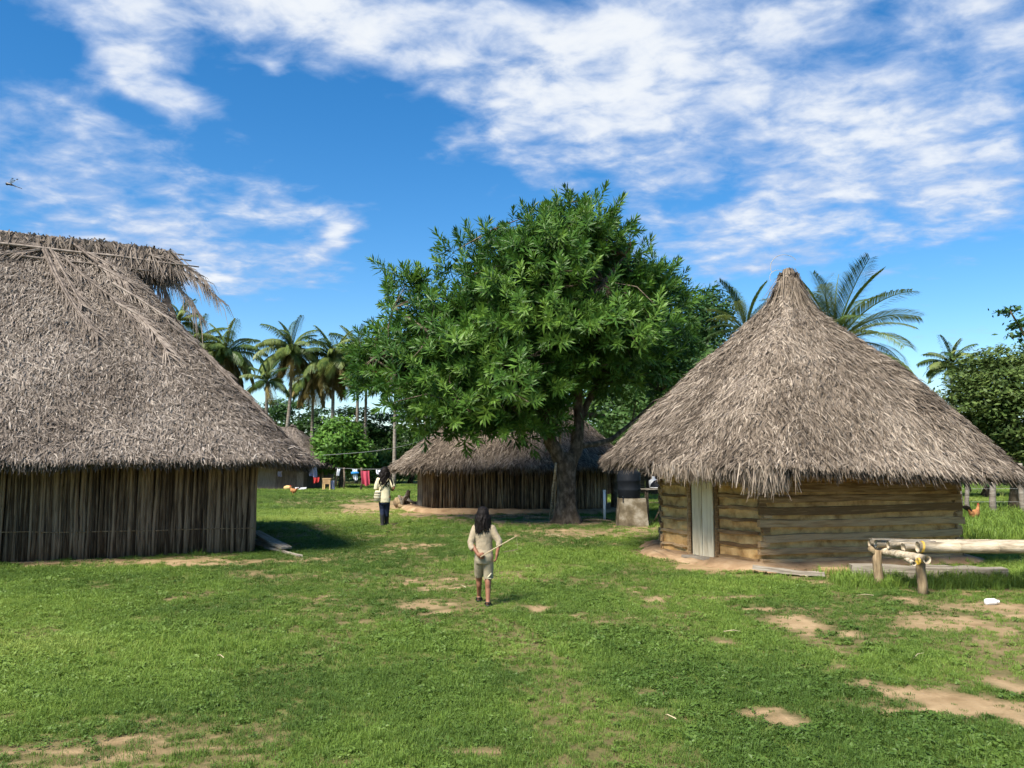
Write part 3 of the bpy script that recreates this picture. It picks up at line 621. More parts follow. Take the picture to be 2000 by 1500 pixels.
    for f, w in ((.33, .215), (.735, .225)):
        c = a.lerp(b, f) + nrm * .045; me = MB().box((0, 0, 0), (w, .03, 1.86), None, .004); o = put('door_board', mesh_py('door_board', me.V, me.F, M['door']), t, (c.x, c.y, 1.02), Euler((0, random.uniform(-.004, .004), ang)))
    for f in (-.03, 1.02):
        c = a.lerp(b, f) + nrm * .03; me = MB().tube([(0, 0, -.02), (.008, 0, .9), (-.004, 0, 2.0)], [.045, .04, .04], 7); put('door_post', mesh_py('door_post', me.V, me.F, M['plank']), t, (c.x, c.y, 0))
    c = a.lerp(b, .5) + nrm * .14; put('door_sill', plank_mesh(.62, .07, .16, M['plank_grey'], 5), t, (c.x, c.y, .055), Euler((0, .02, ang)))
    # mud footing all round
    lo, hi = offset_loop(poly, .30, .2), offset_loop(poly, .02, .2); mb = MB()
    N_ = 90; 
    def ring(r, z, jit):
        lp = offset_loop(poly, r, .2); seg = np.linalg.norm(np.roll(lp, -1, 0) - lp, axis=1); cu = np.concatenate([[0], np.cumsum(seg)]); out = []
        for k in range(N_):
            u = cu[-1] * k / N_; i = min(np.searchsorted(cu, u, 'right') - 1, len(lp) - 1); f = (u - cu[i]) / max(seg[i], 1e-6); p = lp[i] * (1 - f) + lp[(i + 1) % len(lp)] * f
            out.append((p[0] + random.uniform(-jit, jit), p[1] + random.uniform(-jit, jit), z + random.uniform(-jit, jit) * .3))
        return out
    rs = [ring(.5, -.03, .06), ring(.36, .035, .05), ring(.18, .085, .03), ring(.01, .12, .01)]; V = sum(rs, []); F = [(r * N_ + k, r * N_ + (k + 1) % N_, (r + 1) * N_ + (k + 1) % N_, (r + 1) * N_ + k) for r in range(3) for k in range(N_)]
    mb.add(V, F); mb.build('mud_footing', M['soil'], t, True)
    # roof
    loop = offset_loop(poly, 1.0)
    ze = lambda x, y: 1.59 - .03 * (x - 5.15) + .02 * (y - 15.0)
    prof = [(0, 0), (.08, .07), (.25, .25), (.5, .49), (.75, .70), (.86, .80), (.915, .87), (.945, .94), (.97, .985), (1, 1)]
    R = Roof(loop, C, C, ze, 5.08, prof, .06, 2)
    # the bound tuft at the very top
    Rg = np.random.default_rng(5); m = 2600; th = Rg.uniform(0, 2 * PI, m); r0 = np.abs(Rg.normal(0, .07, m)); z0 = Rg.uniform(4.75, 5.22, m); ro = r0 * (1.5 - 2.2 * (z0 - 4.75)) + .11 * (1 - (z0 - 4.75) / .5) + .015; p0 = np.column_stack([C.x + np.cos(th) * ro, C.y + np.sin(th) * ro, z0])
    dv = np.column_stack([np.cos(th) * .30, np.sin(th) * .30, -np.ones(m)]) + Rg.normal(0, .14, (m, 3)); Ls = Rg.uniform(.3, .7, m)[:, None]; bb = np.column_stack([-np.sin(th), np.cos(th), np.zeros(m)]); ws = Rg.uniform(.006, .014, m)[:, None]
    a1 = p0 + dv * Ls * .5; a2 = p0 + dv * Ls; V = np.stack([p0 - bb * ws, p0 + bb * ws, a1 - bb * ws, a1 + bb * ws, a2 - bb * ws * .3, a2 + bb * ws * .3], 1).reshape(-1, 3); k = np.arange(m)[:, None] * 6
    tuft = (V, np.stack([k + [0, 1, 3, 2], k + [2, 3, 5, 4]], 1).reshape(-1, 4), np.repeat(np.clip(Rg.normal(.42, .18, m), 0, 1), 6))
    # a ragged lock that hangs at the near corner, and one over the door
    locks = []
    for (cx, cy, zc, mm, sp, Lk) in ((3.62, 11.78, 1.56, 800, .15, .40), (2.75, 12.65, 1.58, 700, .26, .26), (3.12, 12.15, 1.56, 600, .26, .24)):
        p0 = np.column_stack([cx + Rg.normal(0, sp, mm), cy + Rg.normal(0, .10, mm), zc + Rg.normal(0, .05, mm)]); dv = np.column_stack([Rg.normal(-.05, .18, mm), Rg.normal(-.25, .16, mm), -np.ones(mm)]); Ls = Rg.uniform(.4, 1.0, mm)[:, None] * Lk
        bb = np.column_stack([np.ones(mm), Rg.normal(0, .5, mm), np.zeros(mm)]); bb /= np.linalg.norm(bb, axis=1)[:, None]; ws = Rg.uniform(.004, .009, mm)[:, None]; a1 = p0 + dv * Ls * .5; a2 = p0 + dv * Ls
        V = np.stack([p0 - bb * ws, p0 + bb * ws, a1 - bb * ws, a1 + bb * ws, a2 - bb * ws * .3, a2 + bb * ws * .3], 1).reshape(-1, 3); k = np.arange(mm)[:, None] * 6
        locks.append((V, np.stack([k + [0, 1, 3, 2], k + [2, 3, 5, 4]], 1).reshape(-1, 4), np.repeat(np.clip(Rg.normal(.5, .2, mm), 0, 1), 6)))
    c = R.build(t, 165000, 36000, .20, .0165, M['thatch_warm'], None, None, .22, [tuft] + locks, yaw=.42)
    for pl in ([(1538, 600), (1526, 660), (1517, 740), (1514, 800), (1518, 838)], [(1530, 610), (1500, 680), (1470, 730), (1430, 775)], [(1580, 690), (1575, 730), (1578, 768)], [(1470, 770), (1440, 800), (1400, 850), (1380, 880)], [(1880, 790), (1930, 840), (1985, 905)], [(1820, 745), (1880, 800), (1950, 868)]):
        q = [R.hit(*a, off=.02) for a in pl]; q = [v for v in q if v is not None]
        if len(q) < 2: continue
        pts = []
        for i in range(len(q) - 1):
            for f in (0, .5): pts.append(q[i].lerp(q[i + 1], f))
        pts.append(q[-1]); mb = MB(); dry_frond(mb, pts, .3, .5, 34, .013); mb.build('dry_frond', M['frond_dry'], c)
    for k, (dx, dz, rr) in enumerate(((-.10, .22, .26), (-.22, .02, .16))):
        mb = MB(); pts = [(C.x + dx + math.cos(a_) * rr, C.y - .1, 5.0 + dz + math.sin(a_) * rr * .9) for a_ in np.linspace(.6 + k * .4, 3.6, 14)]; mb.tube(pts, .004, 4); mb.build('loose_straw', M['straw'], c)
    return R
hut_right()

# ---- the hut behind the tree
def hut_middle():
    a = G(848, 1000); b = G(1138, 1003); a = Vector((a.x, a.y)); b = Vector((b.x, b.y)); d = (b - a).normalized(); nb = Vector((-d.y, d.x)); L_ = (b - a).length; Wd = 4.6
    poly = [a, b, b + d * .55 + nb * 1.0, b + d * .55 + nb * (Wd - 1), b + nb * Wd, a + nb * Wd, a - d * .95 + nb * (Wd - 1.2), a - d * .95 + nb * 1.5]
    c0 = sum(poly, Vector((0, 0))) / len(poly); t = thing('thatched_hut', 'cane walled thatched hut behind the tree trunk in the middle', 'hut', (c0.x, c0.y, 0))
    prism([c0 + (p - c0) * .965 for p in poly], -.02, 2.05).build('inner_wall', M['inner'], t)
    ms = cane_meshes(M['cane_warm'], 1.85, .036)
    for i, g in ((0, .95), (1, 1.1), (2, 1.4)): cane_wall(t, poly[i], poly[i + 1], ms, .036, g, .02, .12)
    cane_wall(t, poly[7].lerp(poly[0], .25), poly[0], ms, .036, .9, .02, .12); cane_wall(t, poly[6], poly[7], ms, .036, 1.1, .02, .12)
    # doorway boards at the left end
    for f in (.02, .14): p = poly[7].lerp(poly[0], f); put('door_board', plank_mesh(1.7, .17, .05, M['plank_grey'], 5, name='door_board'), t, (p.x, p.y, .95), Euler((0, PI / 2, 0)))
    # mud platform with a raised lip
    lp = offset_loop(poly, .75, .4); l2 = offset_loop(poly, .55, .4); l3 = offset_loop(poly, .05, .4); k = min(len(lp), len(l2), len(l3))
    def res(l, m=80):
        s_ = np.concatenate([[0], np.cumsum(np.linalg.norm(np.roll(l, -1, 0) - l, axis=1))]); u = np.linspace(0, s_[-1], m, endpoint=False); x = np.interp(u, s_, np.append(l[:, 0], l[0, 0])); y = np.interp(u, s_, np.append(l[:, 1], l[0, 1])); return np.column_stack([x, y])
    V = []; F = []; m = 80
    for l, z in ((lp, -.02), (l2, .13), (offset_loop(poly, .35, .4), .15), (l3, .13)): V += [(p[0] + random.uniform(-.05, .05), p[1] + random.uniform(-.05, .05), z + random.uniform(-.015, .015)) for p in res(l)]
    for r in range(3): F += [(r * m + i, r * m + (i + 1) % m, (r + 1) * m + (i + 1) % m, (r + 1) * m + i) for i in range(m)]
    mb = MB().add(V, F); mb.build('mud_footing', M['soil'], t, True)
    loop = offset_loop(poly, 1.0); m_ = (a + b) / 2 + nb * (Wd / 2); A = m_ - d * .75; B = m_ + d * .75
    R = Roof(loop, A, B, lambda x, y: 1.50, 4.75, [(0, 0), (.1, .085), (.5, .46), (.9, .88), (1, 1)], .08, 3); R.build(t, 60000, 10000, .28, .028, M['thatch_warm'], None, None, .32)
    return R
hut_middle()

# ---- the small hut far behind on the left
def hut_far():
    a = P(490, 955, 51.5); b = P(596, 955, 51.5); a = Vector((a.x, 51.5)); b = Vector((b.x, 51.0)); d = (b - a).normalized(); nb = Vector((-d.y, d.x)); a = a - d * 1.5; poly = [a, b, b + nb * 5, a + nb * 5]
    c0 = sum(poly, Vector((0, 0))) / 4; t = thing('board_hut', 'far thatched hut with grey upright board walls beyond the cane hut corner', 'hut', (c0.x, c0.y, 0))
    prism([c0 + (p - c0) * .97 for p in poly], -.02, 1.9).build('inner_wall', M['inner'], t)
    for (i, w) in ((0, .42), (1, .5)):
        p, q = poly[i], poly[i + 1]; L_ = (q - p).length; n = int(L_ / w)
        for k in range(n):
            c = p.lerp(q, (k + .5) / n); put('wall_board', plank_mesh(1.75, L_ / n * .97, .04, M['board_brown'], 4, name='wall_board'), t, (c.x, c.y, .87), (Matrix.Rotation(math.atan2((q - p).y, (q - p).x), 3, 'Z') @ Matrix.Rotation(PI / 2, 3, 'Y')).to_quaternion())
    loop = offset_loop(poly, 1.15, .4); m_ = c0; R = Roof(loop, m_ - d * 1, m_ + d * .6, lambda x, y: 1.6, 4.0, [(0, 0), (.5, .47), (1, 1)], .1, 4); R.build(t, 20000, 6000, .4, .04, M['thatch'], None, None, .35)
hut_far()

# ------------------------------------------------------------------ the big tree
def rot_frames(d, roll):
    d = d / np.linalg.norm(d, axis=1)[:, None]; h = np.where(np.abs(d[:, 2:3]) < .9, [[0, 0, 1.0]], [[1.0, 0, 0]]); a = np.cross(h, d); a /= np.linalg.norm(a, axis=1)[:, None]; b = np.cross(d, a)
    c, s = np.cos(roll)[:, None], np.sin(roll)[:, None]; return np.stack([a * c + b * s, -a * s + b * c, d], -1)    # columns x y z
def shoot(seed, n=24, L_=.46, leaf=.295, w=.028):
    """a leafy twig along +z: narrow leaves in a spiral, longest near the tip"""
    R = random.Random(seed); V = []; F = []; T = []
    for i in range(n):
        f = (i + .5) / n; z = L_ * (.12 + .88 * f); th = i * 2.4 + R.uniform(-.3, .3); el = 1.35 - 1.05 * f + R.uniform(-.15, .15); l = leaf * R.uniform(.8, 1.15) * (1.05 - .3 * f)
        rd = Vector((math.cos(th), math.sin(th), 0)); d = rd * math.sin(el) + Vector((0, 0, math.cos(el))); sd = Vector((-math.sin(th), math.cos(th), 0)); up = sd.cross(d)
        p = Vector((0, 0, z)); m_ = p + d * l * .5; tip = p + d * l - up * (-.02) + Vector((0, 0, -.03 * R.random())); ww = w * R.uniform(.8, 1.15); b = len(V)
        V += [p, m_ + sd * ww - up * -.010, tip, m_ - sd * ww - up * -.010, m_]; F += [(b, b + 1, b + 4, b), (b + 1, b + 2, b + 4, b + 1), (b, b + 4, b + 3, b), (b + 4, b + 2, b + 3, b + 4)]; T += [R.uniform(-.1, .1) + f * .14] * 5
    F = [f[:3] for f in F]; k = len(V)
    for q in range(3): th = q * 2.094; V += [Vector((math.cos(th) * .006, math.sin(th) * .006, -.12)), Vector((math.cos(th) * .004, math.sin(th) * .004, L_ * .9))]; T += [0, 0]
    for q in range(3): a = k + q * 2; b = k + ((q + 1) % 3) * 2; F += [(a, b, b + 1), (a, b + 1, a + 1)]
    return np.array([tuple(v) for v in V]), np.array(F), np.array(T)
def lobe_points(lobes, n, R, shell=.55, stray=.0):
    """points spread through a set of ellipsoids, denser towards the skin; returns points and outward directions"""
    vol = np.array([l[3] * l[4] * l[5] for l in lobes]) ** .72; k = R.choice(len(lobes), n, p=vol / vol.sum()); Lb = np.array(lobes)[k]
    d = R.normal(0, 1, (n, 3)); d /= np.linalg.norm(d, axis=1)[:, None]; r = shell + (1 - shell) * R.random(n) ** .6; r = np.where(R.random(n) < stray, r * R.uniform(1.0, 1.2, n), r)
    return Lb[:, :3] + d * Lb[:, 3:6] * r[:, None], d, k
def main_tree():
    base = G(1106, 1021); D = base.y
    t = thing('broadleaf_tree', 'big green tree with narrow whorled leaves and forked trunk in the middle', 'tree', base)
    q = lambda px, py, dy=0: P(px, py, D + dy)
    limbs = [([(1106, 1024, 0), (1106, 1006, 0), (1107, 975, 0), (1106, 940, 0), (1105, 905, 0), (1107, 885, .05)], [.40, .32, .265, .26, .285, .22]),
             ([(1102, 915, 0), (1086, 880, -.1), (1070, 845, -.15), (1064, 805, -.2), (1070, 750, -.2), (1050, 680, -.1), (1015, 600, .1), (990, 520, .2), (960, 450, .2)], [.20, .19, .165, .145, .125, .11, .085, .06, .03]),
             ([(1112, 912, 0), (1126, 878, .1), (1131, 830, .2), (1128, 780, .2), (1126, 720, .2), (1112, 640, .2), (1118, 540, .1), (1135, 440, 0), (1140, 390, 0)], [.19, .18, .15, .14, .13, .11, .085, .05, .025]),
             ([(1130, 822, .2), (1146, 790, .5), (1165, 750, .8), (1195, 690, 1.0), (1240, 620, .9), (1290, 560, .6)], [.10, .095, .085, .07, .05, .025]),
             ([(1131, 872, .1), (1160, 868, .5), (1195, 858, 1.0), (1235, 825, 1.4), (1290, 770, 1.6)], [.085, .08, .07, .05, .03]),
             ([(1130, 812, .2), (1155, 810, .4), (1180, 812, .7)], [.07, .065, .05]),
             ([(1066, 800, -.2), (1000, 740, -.9), (920, 690, -1.3), (840, 650, -1.2), (770, 600, -.8)], [.10, .09, .07, .05, .025]),
             ([(1068, 770, -.2), (1020, 730, -1.2), (960, 750, -1.8), (900, 790, -2.0)], [.08, .07, .05, .03]),
             ([(1062, 690, 0), (980, 640, .8), (900, 600, 1.2), (830, 560, 1.0)], [.08, .07, .05, .03]),
             ([(1122, 690, .2), (1150, 620, -.8), (1180, 550, -1.4), (1220, 500, -1.2)], [.08, .07, .05, .03]),
             ([(1070, 740, -.2), (860, 720, -.6), (770, 730, -.4), (730, 700, 0)], [.08, .06, .04, .02])]
    mb = MB(); mb.tube([q(*p) for p in limbs[0][0]], limbs[0][1], 14)
    # root flare
    for a_ in range(6):
        th = a_ * 1.05 + .3; dv = Vector((math.cos(th), math.sin(th), 0)); mb.tube([base + dv * .16 + Vector((0, 0, .45)), base + dv * .29 + Vector((0, 0, .14)), base + dv * .46 + Vector((0, 0, -.05))], [.14, .12, .06], 7)
    mb.fused('trunk', M['bark'], t, .035, 4)
    for pl, rr in limbs[1:]:
        m2 = MB(); pts = [q(*p) for p in pl]; sm = [pts[0]]; r2 = [rr[0]]
        for i in range(1, len(pts)):
            sm += [pts[i - 1].lerp(pts[i], .5) + Vector([random.uniform(-.03, .03) for _ in range(3)]), pts[i]]; r2 += [(rr[i - 1] + rr[i]) / 2 * random.uniform(.95, 1.08), rr[i]]
        m2.tube(sm, r2, 9); m2.build('limb', M['bark'], t, True)
    lob = [(1105, 512, 125, 92, 0, 2.0), (985, 535, 105, 85, .3, 1.9), (1230, 575, 90, 75, 0, 1.6), (1090, 610, 170, 100, -.6, 2.2), (905, 640, 95, 75, 0, 1.7), (806, 608, 70, 66, .2, 1.3), (782, 705, 68, 78, .2, 1.3),
           (890, 735, 125, 85, -.8, 1.9), (1010, 745, 90, 75, -1.2, 1.5), (1170, 670, 130, 70, -.3, 2.0), (915, 805, 65, 42, -1.2, 1.0), (940, 436, 38, 20, .2, .5), (1290, 610, 62, 70, .6, 1.4), (830, 770, 60, 50, -.2, 1.2), (960, 828, 62, 30, -.8, 1.0), (1060, 800, 40, 34, .6, .9), (1010, 800, 60, 40, -.6, .9), (1135, 440, 46, 28, 0, .7), (1015, 448, 34, 26, .2, .6), (1240, 700, 80, 50, .9, 1.2)]
    lobes = []
    for px, py, rx, rz, dy, ry in lob: c = P(px, py, D + dy); s = (D + dy) / FPX; lobes.append((c.x, c.y, c.z - .12, rx * s * .9, ry * .92, rz * s * .84))
    R = np.random.default_rng(21); nc = 330; per = 15; n = nc * per; pc, dc, kc = lobe_points(lobes, nc, R, .55, .05); pts = np.repeat(pc, per, 0) + np.clip(R.normal(0, 1, (n, 3)), -1.7, 1.7) * np.array([.36, .36, .26]); dr = np.repeat(dc, per, 0) * .6 + (pts - np.repeat(pc, per, 0)) * 1.6; k = np.repeat(kc, per)
    dirs = dr + np.array([0, 0, .55]) + R.normal(0, .4, (n, 3)); roll = R.uniform(0, 6.28, n)
    keep = pts[:, 2] > 2.3; pts, dirs, roll, k = pts[keep], dirs[keep], roll[keep], k[keep]; n = len(pts)
    fr = rot_frames(dirs, roll); sc = R.uniform(.75, 1.25, n); var = R.integers(0, 6, n); shoots = [shoot(i, 20 + i % 3 * 3) for i in range(6)]
    # the nearest sprays are parts of their own
    ctr = np.array([l[:3] for l in lobes])[k]; front = np.argsort(pts[:, 1] - .9 * np.abs(pts - ctr).sum(1) * 0)[:220]; isf = np.zeros(n, bool); isf[front] = True
    Vs, Fs, Ts = [], [], []; b = 0; tn = np.clip(.44 + R.normal(0, .2, n) + (fbm(pts[:, 0] * 1.2, pts[:, 2] * 1.2, 5, 3) - .5) * .5, .05, .95)
    for v in range(6):
        V0, F0, T0 = shoots[v]; ix = np.where((var == v) & ~isf)[0]; m = len(V0)
        VV = np.einsum('nij,mj->nmi', fr[ix], V0) * sc[ix][:, None, None] + pts[ix][:, None, :]; Vs.append(VV.reshape(-1, 3)); Fs.append((F0[None] + (np.arange(len(ix)) * m)[:, None, None]).reshape(-1, 3) + b); Ts.append((tn[ix][:, None] + T0[None]).ravel()); b += len(ix) * m
    o0 = np.array(base); cr = put('crown', mesh_np('crown', np.vstack(Vs) - o0, np.vstack(Fs), M['leaf_main'], False, {'tint': np.clip(np.concatenate(Ts), 0, 1)}), t); tag(cr, kind='stuff')
    sm = [mesh_np('leaf_spray', s_[0], s_[1], M['leaf_main_obj']) for s_ in shoots]
    for i in front:
        mt = Matrix([list(r) for r in fr[i]]); put('leaf_spray', sm[var[i]], t, pts[i], mt.to_quaternion(), float(sc[i]))
    # twigs from the limbs out into the crown
    tw = MB(); lp = [q(*p) for pl, rr in limbs[1:] for p in pl[2:]]
    for i in range(0, n, 5):
        p = Vector(pts[i]); a = min(lp, key=lambda v: (v - p).length_squared); mid = a.lerp(p, .55) + Vector((random.uniform(-.15, .15), random.uniform(-.15, .15), random.uniform(-.1, .25))); tw.tube([a, mid, p], [.028, .016, .006], 4, False)
    tag(tw.build('twigs', M['bark'], t), kind='stuff')
main_tree()

# ------------------------------------------------------------------ other trees
def leaf_cloud(lobes, n_clump, per, size, R, flat=.35, spread=.32, layered=False, shell=.6):
    c, d, k = lobe_points(lobes, n_clump, R, shell); n = n_clump * per; pc = np.repeat(c, per, 0); dd = np.repeat(d, per, 0); g = R.normal(0, 1, (n, 3)) * spread
    if layered: g[:, 2] *= .28
    else: g[:, 2] *= .7
    p = pc + g; nr = dd * (1 - flat) + np.array([0, 0, flat * 1.6]) + R.normal(0, .45, (n, 3)); fr = rot_frames(nr, R.uniform(0, 6.28, n)); s = size * R.uniform(.6, 1.3, n)
    base = np.array([(-.5, 0, 0), (0, -.24, .04), (.5, 0, -.05), (0, .24, .04)]); V = np.einsum('nij,mj->nmi', fr, base) * s[:, None, None] + p[:, None, :]
    F = np.arange(n * 4).reshape(-1, 4); ct = R.normal(0, .14, n_clump); tint = np.clip(.45 + np.repeat(ct, per) + R.normal(0, .12, n), 0, 1); return V.reshape(-1, 3), F, np.repeat(tint, 4)
def bg_tree(name, label, px, Y, lob, mat, n_clump, per, size, group=None, trunk_r=.18, spread=.32, layered=False, seed=0, flat=.35, bx=None, trunk_top=None):
    """lob: (px, py, half width px, half height px, depth offset m, half depth m)"""
    R = np.random.default_rng(100 + seed); base = Vector((P(px, 905, Y).x, Y, 0)); t = thing(name, label, 'tree', base, group); lobes = []
    for lx, ly, rx, rz, dy, ry in lob: c = P(lx, ly, Y + dy); s = (Y + dy) / FPX; lobes.append((c.x, c.y, max(c.z, .3), rx * s, ry, rz * s))
    mb = MB(); top = Vector(np.mean([l[:3] for l in lobes], 0)); b2 = base + Vector((0, 0, -.1)); mb.tube([b2, base.lerp(top, .3) + Vector((.1, 0, 0)), base.lerp(top, .65), top], [trunk_r * 1.35, trunk_r, trunk_r * .8, trunk_r * .4], 8)
    for l in lobes:
        c = Vector(l[:3]); a = base.lerp(top, random.uniform(.45, .75)); mb.tube([a, a.lerp(c, .5) + Vector((0, 0, .2)), c], [trunk_r * .5, trunk_r * .33, trunk_r * .12], 6)
    mb.build('trunk', M['bark'], t, True); V, F, T = leaf_cloud(lobes, n_clump, per, size, R, flat, spread, layered)
    V[:, 2] = np.maximum(V[:, 2], .02); tag(put('crown', mesh_np('crown', V - np.array(base), F, mat, False, {'tint': T}), t), kind='stuff'); return t
GB = 'trees along the far edge of the clearing'
bg_tree('round_tree', 'round bright green tree in front of the darker trees at left', 665, 53, [(665, 868, 46, 46, 0, 2.0), (640, 888, 30, 30, -.3, 1.6), (692, 886, 34, 32, .2, 1.6), (668, 842, 32, 26, 0, 1.3)], M['leaf_bright'], 300, 26, .30, GB, .14, .26, seed=1)
bg_tree('dark_tree', 'dark spreading tree just above the left hut roof slope', 585, 74, [(585, 815, 50, 34, 0, 2), (545, 800, 34, 22, 0, 2), (630, 830, 38, 36, .5, 2), (600, 870, 60, 40, .5, 2)], M['leaf_dark'], 300, 24, .34, GB, .2, .4, True, 2)
bg_tree('dark_tree', 'dark leafy tree behind the pink cloth on the line', 730, 70, [(725, 870, 50, 40, 0, 2), (700, 840, 40, 26, 0, 2), (760, 890, 52, 34, 0, 2), (720, 915, 60, 26, 0, 2)], M['leaf_dark'], 320, 24, .34, GB, .2, .4, True, 3)
bg_tree('layered_tree', 'tree with flat dark layers of leaves and sky gaps behind palm trunks', 770, 70, [(770, 815, 60, 8, 0, 2.5), (740, 838, 48, 8, 0, 2.5), (810, 795, 44, 8, 0, 2.5), (800, 845, 50, 10, 0, 2.5), (690, 805, 34, 8, 0, 2), (850, 830, 40, 10, 0, 2)], M['leaf_dark'], 260, 20, .34, GB, .16, .42, True, 4, .7)
bg_tree('green_tree', 'mid green tree left of the middle hut roof edge', 800, 68, [(800, 880, 50, 34, 0, 2), (840, 865, 40, 26, 0, 2), (780, 905, 56, 22, 0, 2), (860, 850, 30, 18, .5, 1.5)], M['leaf_mid'], 300, 24, .32, GB, .18, .36, False, 5)
bg_tree('green_tree', 'green tree just right of the round bright tree at left', 745, 66, [(745, 905, 34, 26, 0, 1.5), (715, 895, 26, 26, .4, 1.2), (775, 915, 30, 20, 0, 1.3)], M['leaf_mid'], 200, 24, .28, GB, .12, .3, False, 6)
bg_tree('dark_tree', 'dark tree hidden low behind the middle hut', 920, 56, [(900, 850, 70, 50, 0, 2.5), (980, 840, 70, 60, 0, 2.5), (930, 790, 60, 40, 0, 2)], M['leaf_dark'], 280, 22, .36, GB, .2, .45, False, 7)
bg_tree('leafy_tree', 'leafy tree right of the fork above the water tank', 1220, 36, [(1200, 800, 62, 60, 0, 2), (1260, 750, 66, 64, 0, 2), (1170, 740, 54, 60, .5, 2), (1240, 860, 66, 34, .3, 1.8)], M['leaf_mid'], 420, 26, .24, GB, .2, .3, False, 8)
bg_tree('leafy_tree', 'tall tree between the big crown and the pointed roof', 1340, 34, [(1330, 640, 50, 62, 0, 1.8), (1370, 620, 40, 50, 0, 1.6), (1330, 720, 72, 50, 0, 2), (1395, 660, 40, 46, .3, 1.5), (1400, 600, 28, 30, .3, 1)], M['leaf_dark'], 420, 24, .20, GB, .16, .27, False, 9)
bg_tree('leafy_tree', 'low dense tree behind the pointed roof at left', 1300, 31, [(1290, 790, 60, 50, 0, 1.6), (1350, 760, 50, 50, 0, 1.6), (1240, 850, 50, 34, 0, 1.4), (1400, 720, 46, 46, 0, 1.5)], M['leaf_mid'], 360, 26, .2, GB, .14, .27, False, 10)
bg_tree('dark_tree', 'dark tree seen under the crown right of the trunk', 1130, 48, [(1090, 830, 70, 50, 0, 2), (1160, 860, 60, 40, 0, 2), (1040, 800, 60, 50, 0, 2)], M['leaf_dark'], 300, 22, .32, GB, .2, .4, False, 11)
bg_tree('feathery_tree', 'olive green feathery tree at the right edge behind the roof', 1975, 27, [(1960, 760, 84, 54, 0, 1.8), (1905, 790, 56, 50, .3, 1.6), (1990, 830, 70, 60, -.3, 1.8), (1900, 725, 44, 28, .2, 1.1), (2060, 740, 80, 60, 0, 2), (1960, 700, 60, 22, .2, 1.1), (1990, 900, 54, 40, 0, 1.5), (2080, 860, 80, 70, 0, 2)], M['leaf_olive'], 920, 34, .175, None, .17, .24, True, 12, .55)
bg_tree('dark_tree', 'dark tree mostly outside the frame reaching in at the upper right', 2130, 30, [(2080, 640, 60, 60, 0, 2), (2000, 648, 24, 14, -.2, .5), (1985, 628, 16, 8, -.2, .4), (2020, 668, 26, 10, -.2, .5), (2150, 620, 80, 90, 0, 2), (1972, 606, 9, 4, -.2, .3)], M['leaf_dark'], 330, 22, .2, None, .22, .2, True, 13, .5)
bg_tree('dark_tree', 'dark tree filling the gap under the feathery tree', 1920, 40, [(1900, 870, 80, 50, 0, 2), (1980, 880, 80, 50, 0, 2), (1850, 900, 60, 40, 0, 2), (2060, 880, 70, 60, 0, 2)], M['leaf_dark'], 330, 22, .3, None, .2, .36, False, 14)
def far_wood():
    """the wood behind, which reads as one mass"""
    R = np.random.default_rng(300); lobes = []
    for a in np.linspace(-46, 46, 70):
        Y = R.uniform(78, 95); x = math.tan(rad(a)) * Y; h = R.uniform(1.6, 3.4); lobes.append((x, Y, h * .45, 2.6, 2.5, h * .9))
    V, F, T = leaf_cloud(lobes, 2600, 16, .5, R, .3, .6); V[:, 2] = np.maximum(V[:, 2], 0); o = put('far_wood', mesh_np('far_wood', V, F, M['leaf_dark'], False, {'tint': T * .9})); tag(o, 'dark mass of trees and undergrowth behind the clearing', 'woodland', None, 'stuff')
far_wood()

# ------------------------------------------------------------------ palms
def frond_mesh(el, L_=3.2, n=46, mat='frond_green', sag=1.25, leaf=.62, seed=0, hang=.55, lw=.019):
    """a coconut frond growing along +x from the crown, first rising at angle el"""
    R = random.Random(seed); mb = MB(); pts = []; p = Vector((0, 0, 0)); a = el; m = 14
    for i in range(m + 1):
        pts.append(p.copy()); a2 = a - sag * (i / m) ** 1.3; p = p + Vector((math.cos(a2), 0, math.sin(a2))) * (L_ / m)
    mb.tube(pts, [.035 * (1 - .85 * i / m) + .004 for i in range(m + 1)], 5)
    for s in (-1, 1):
        for i in range(n):
            f = .12 + .88 * (i + R.random() * .6) / n; x = f * m; k = min(int(x), m - 1); q = pts[k].lerp(pts[k + 1], x - k); t = (pts[k + 1] - pts[k]).normalized(); side = Vector((0, s, 0)); up = side.cross(t) * -s if s > 0 else t.cross(side) * s
            l = leaf * (math.sin(PI * (.12 + .80 * f)) ** .7) * R.uniform(.85, 1.1); d = (t * .62 + side * .8 + Vector((0, 0, .18))).normalized(); w = d.cross(Vector((0, 0, 1))).normalized() * lw
            b = q + d * l * .5 + Vector((0, 0, -hang * .16 * l)); c = q + d * l * .92 + Vector((0, 0, -hang * l * R.uniform(.8, 1.2)))
            mb.add([q - w * .6, q + w * .6, b + w, b - w, c], [(0, 1, 2, 3), (3, 2, 4)])
    return mesh_py('frond', mb.V, mb.F, M[mat])
FR = {}
for i, (el, sag, hang, mt) in enumerate(((1.35, .7, .3, 'frond_green'), (1.0, 1.1, .45, 'frond_green'), (.7, 1.3, .55, 'frond_green'), (.35, 1.35, .65, 'frond_green'), (0, 1.3, .7, 'frond_green'), (-.4, 1.0, .6, 'frond_old'), (-.85, .65, .4, 'frond_old'))):
    FR[i] = frond_mesh(el, L_=3.4, n=72, mat=mt, sag=sag * .9, hang=hang * .55, seed=i, leaf=1.05, lw=.0155); FR[i + 10] = frond_mesh(el, L_=3.0, n=46, mat=mt, sag=sag, hang=hang * 1.5, seed=i, leaf=.85, lw=.04)
nut = MB().ball((0, 0, 0), (.10, .10, .13), None, 8, 6); NUT = mesh_py('coconut', nut.V, nut.F, M['post'], True)
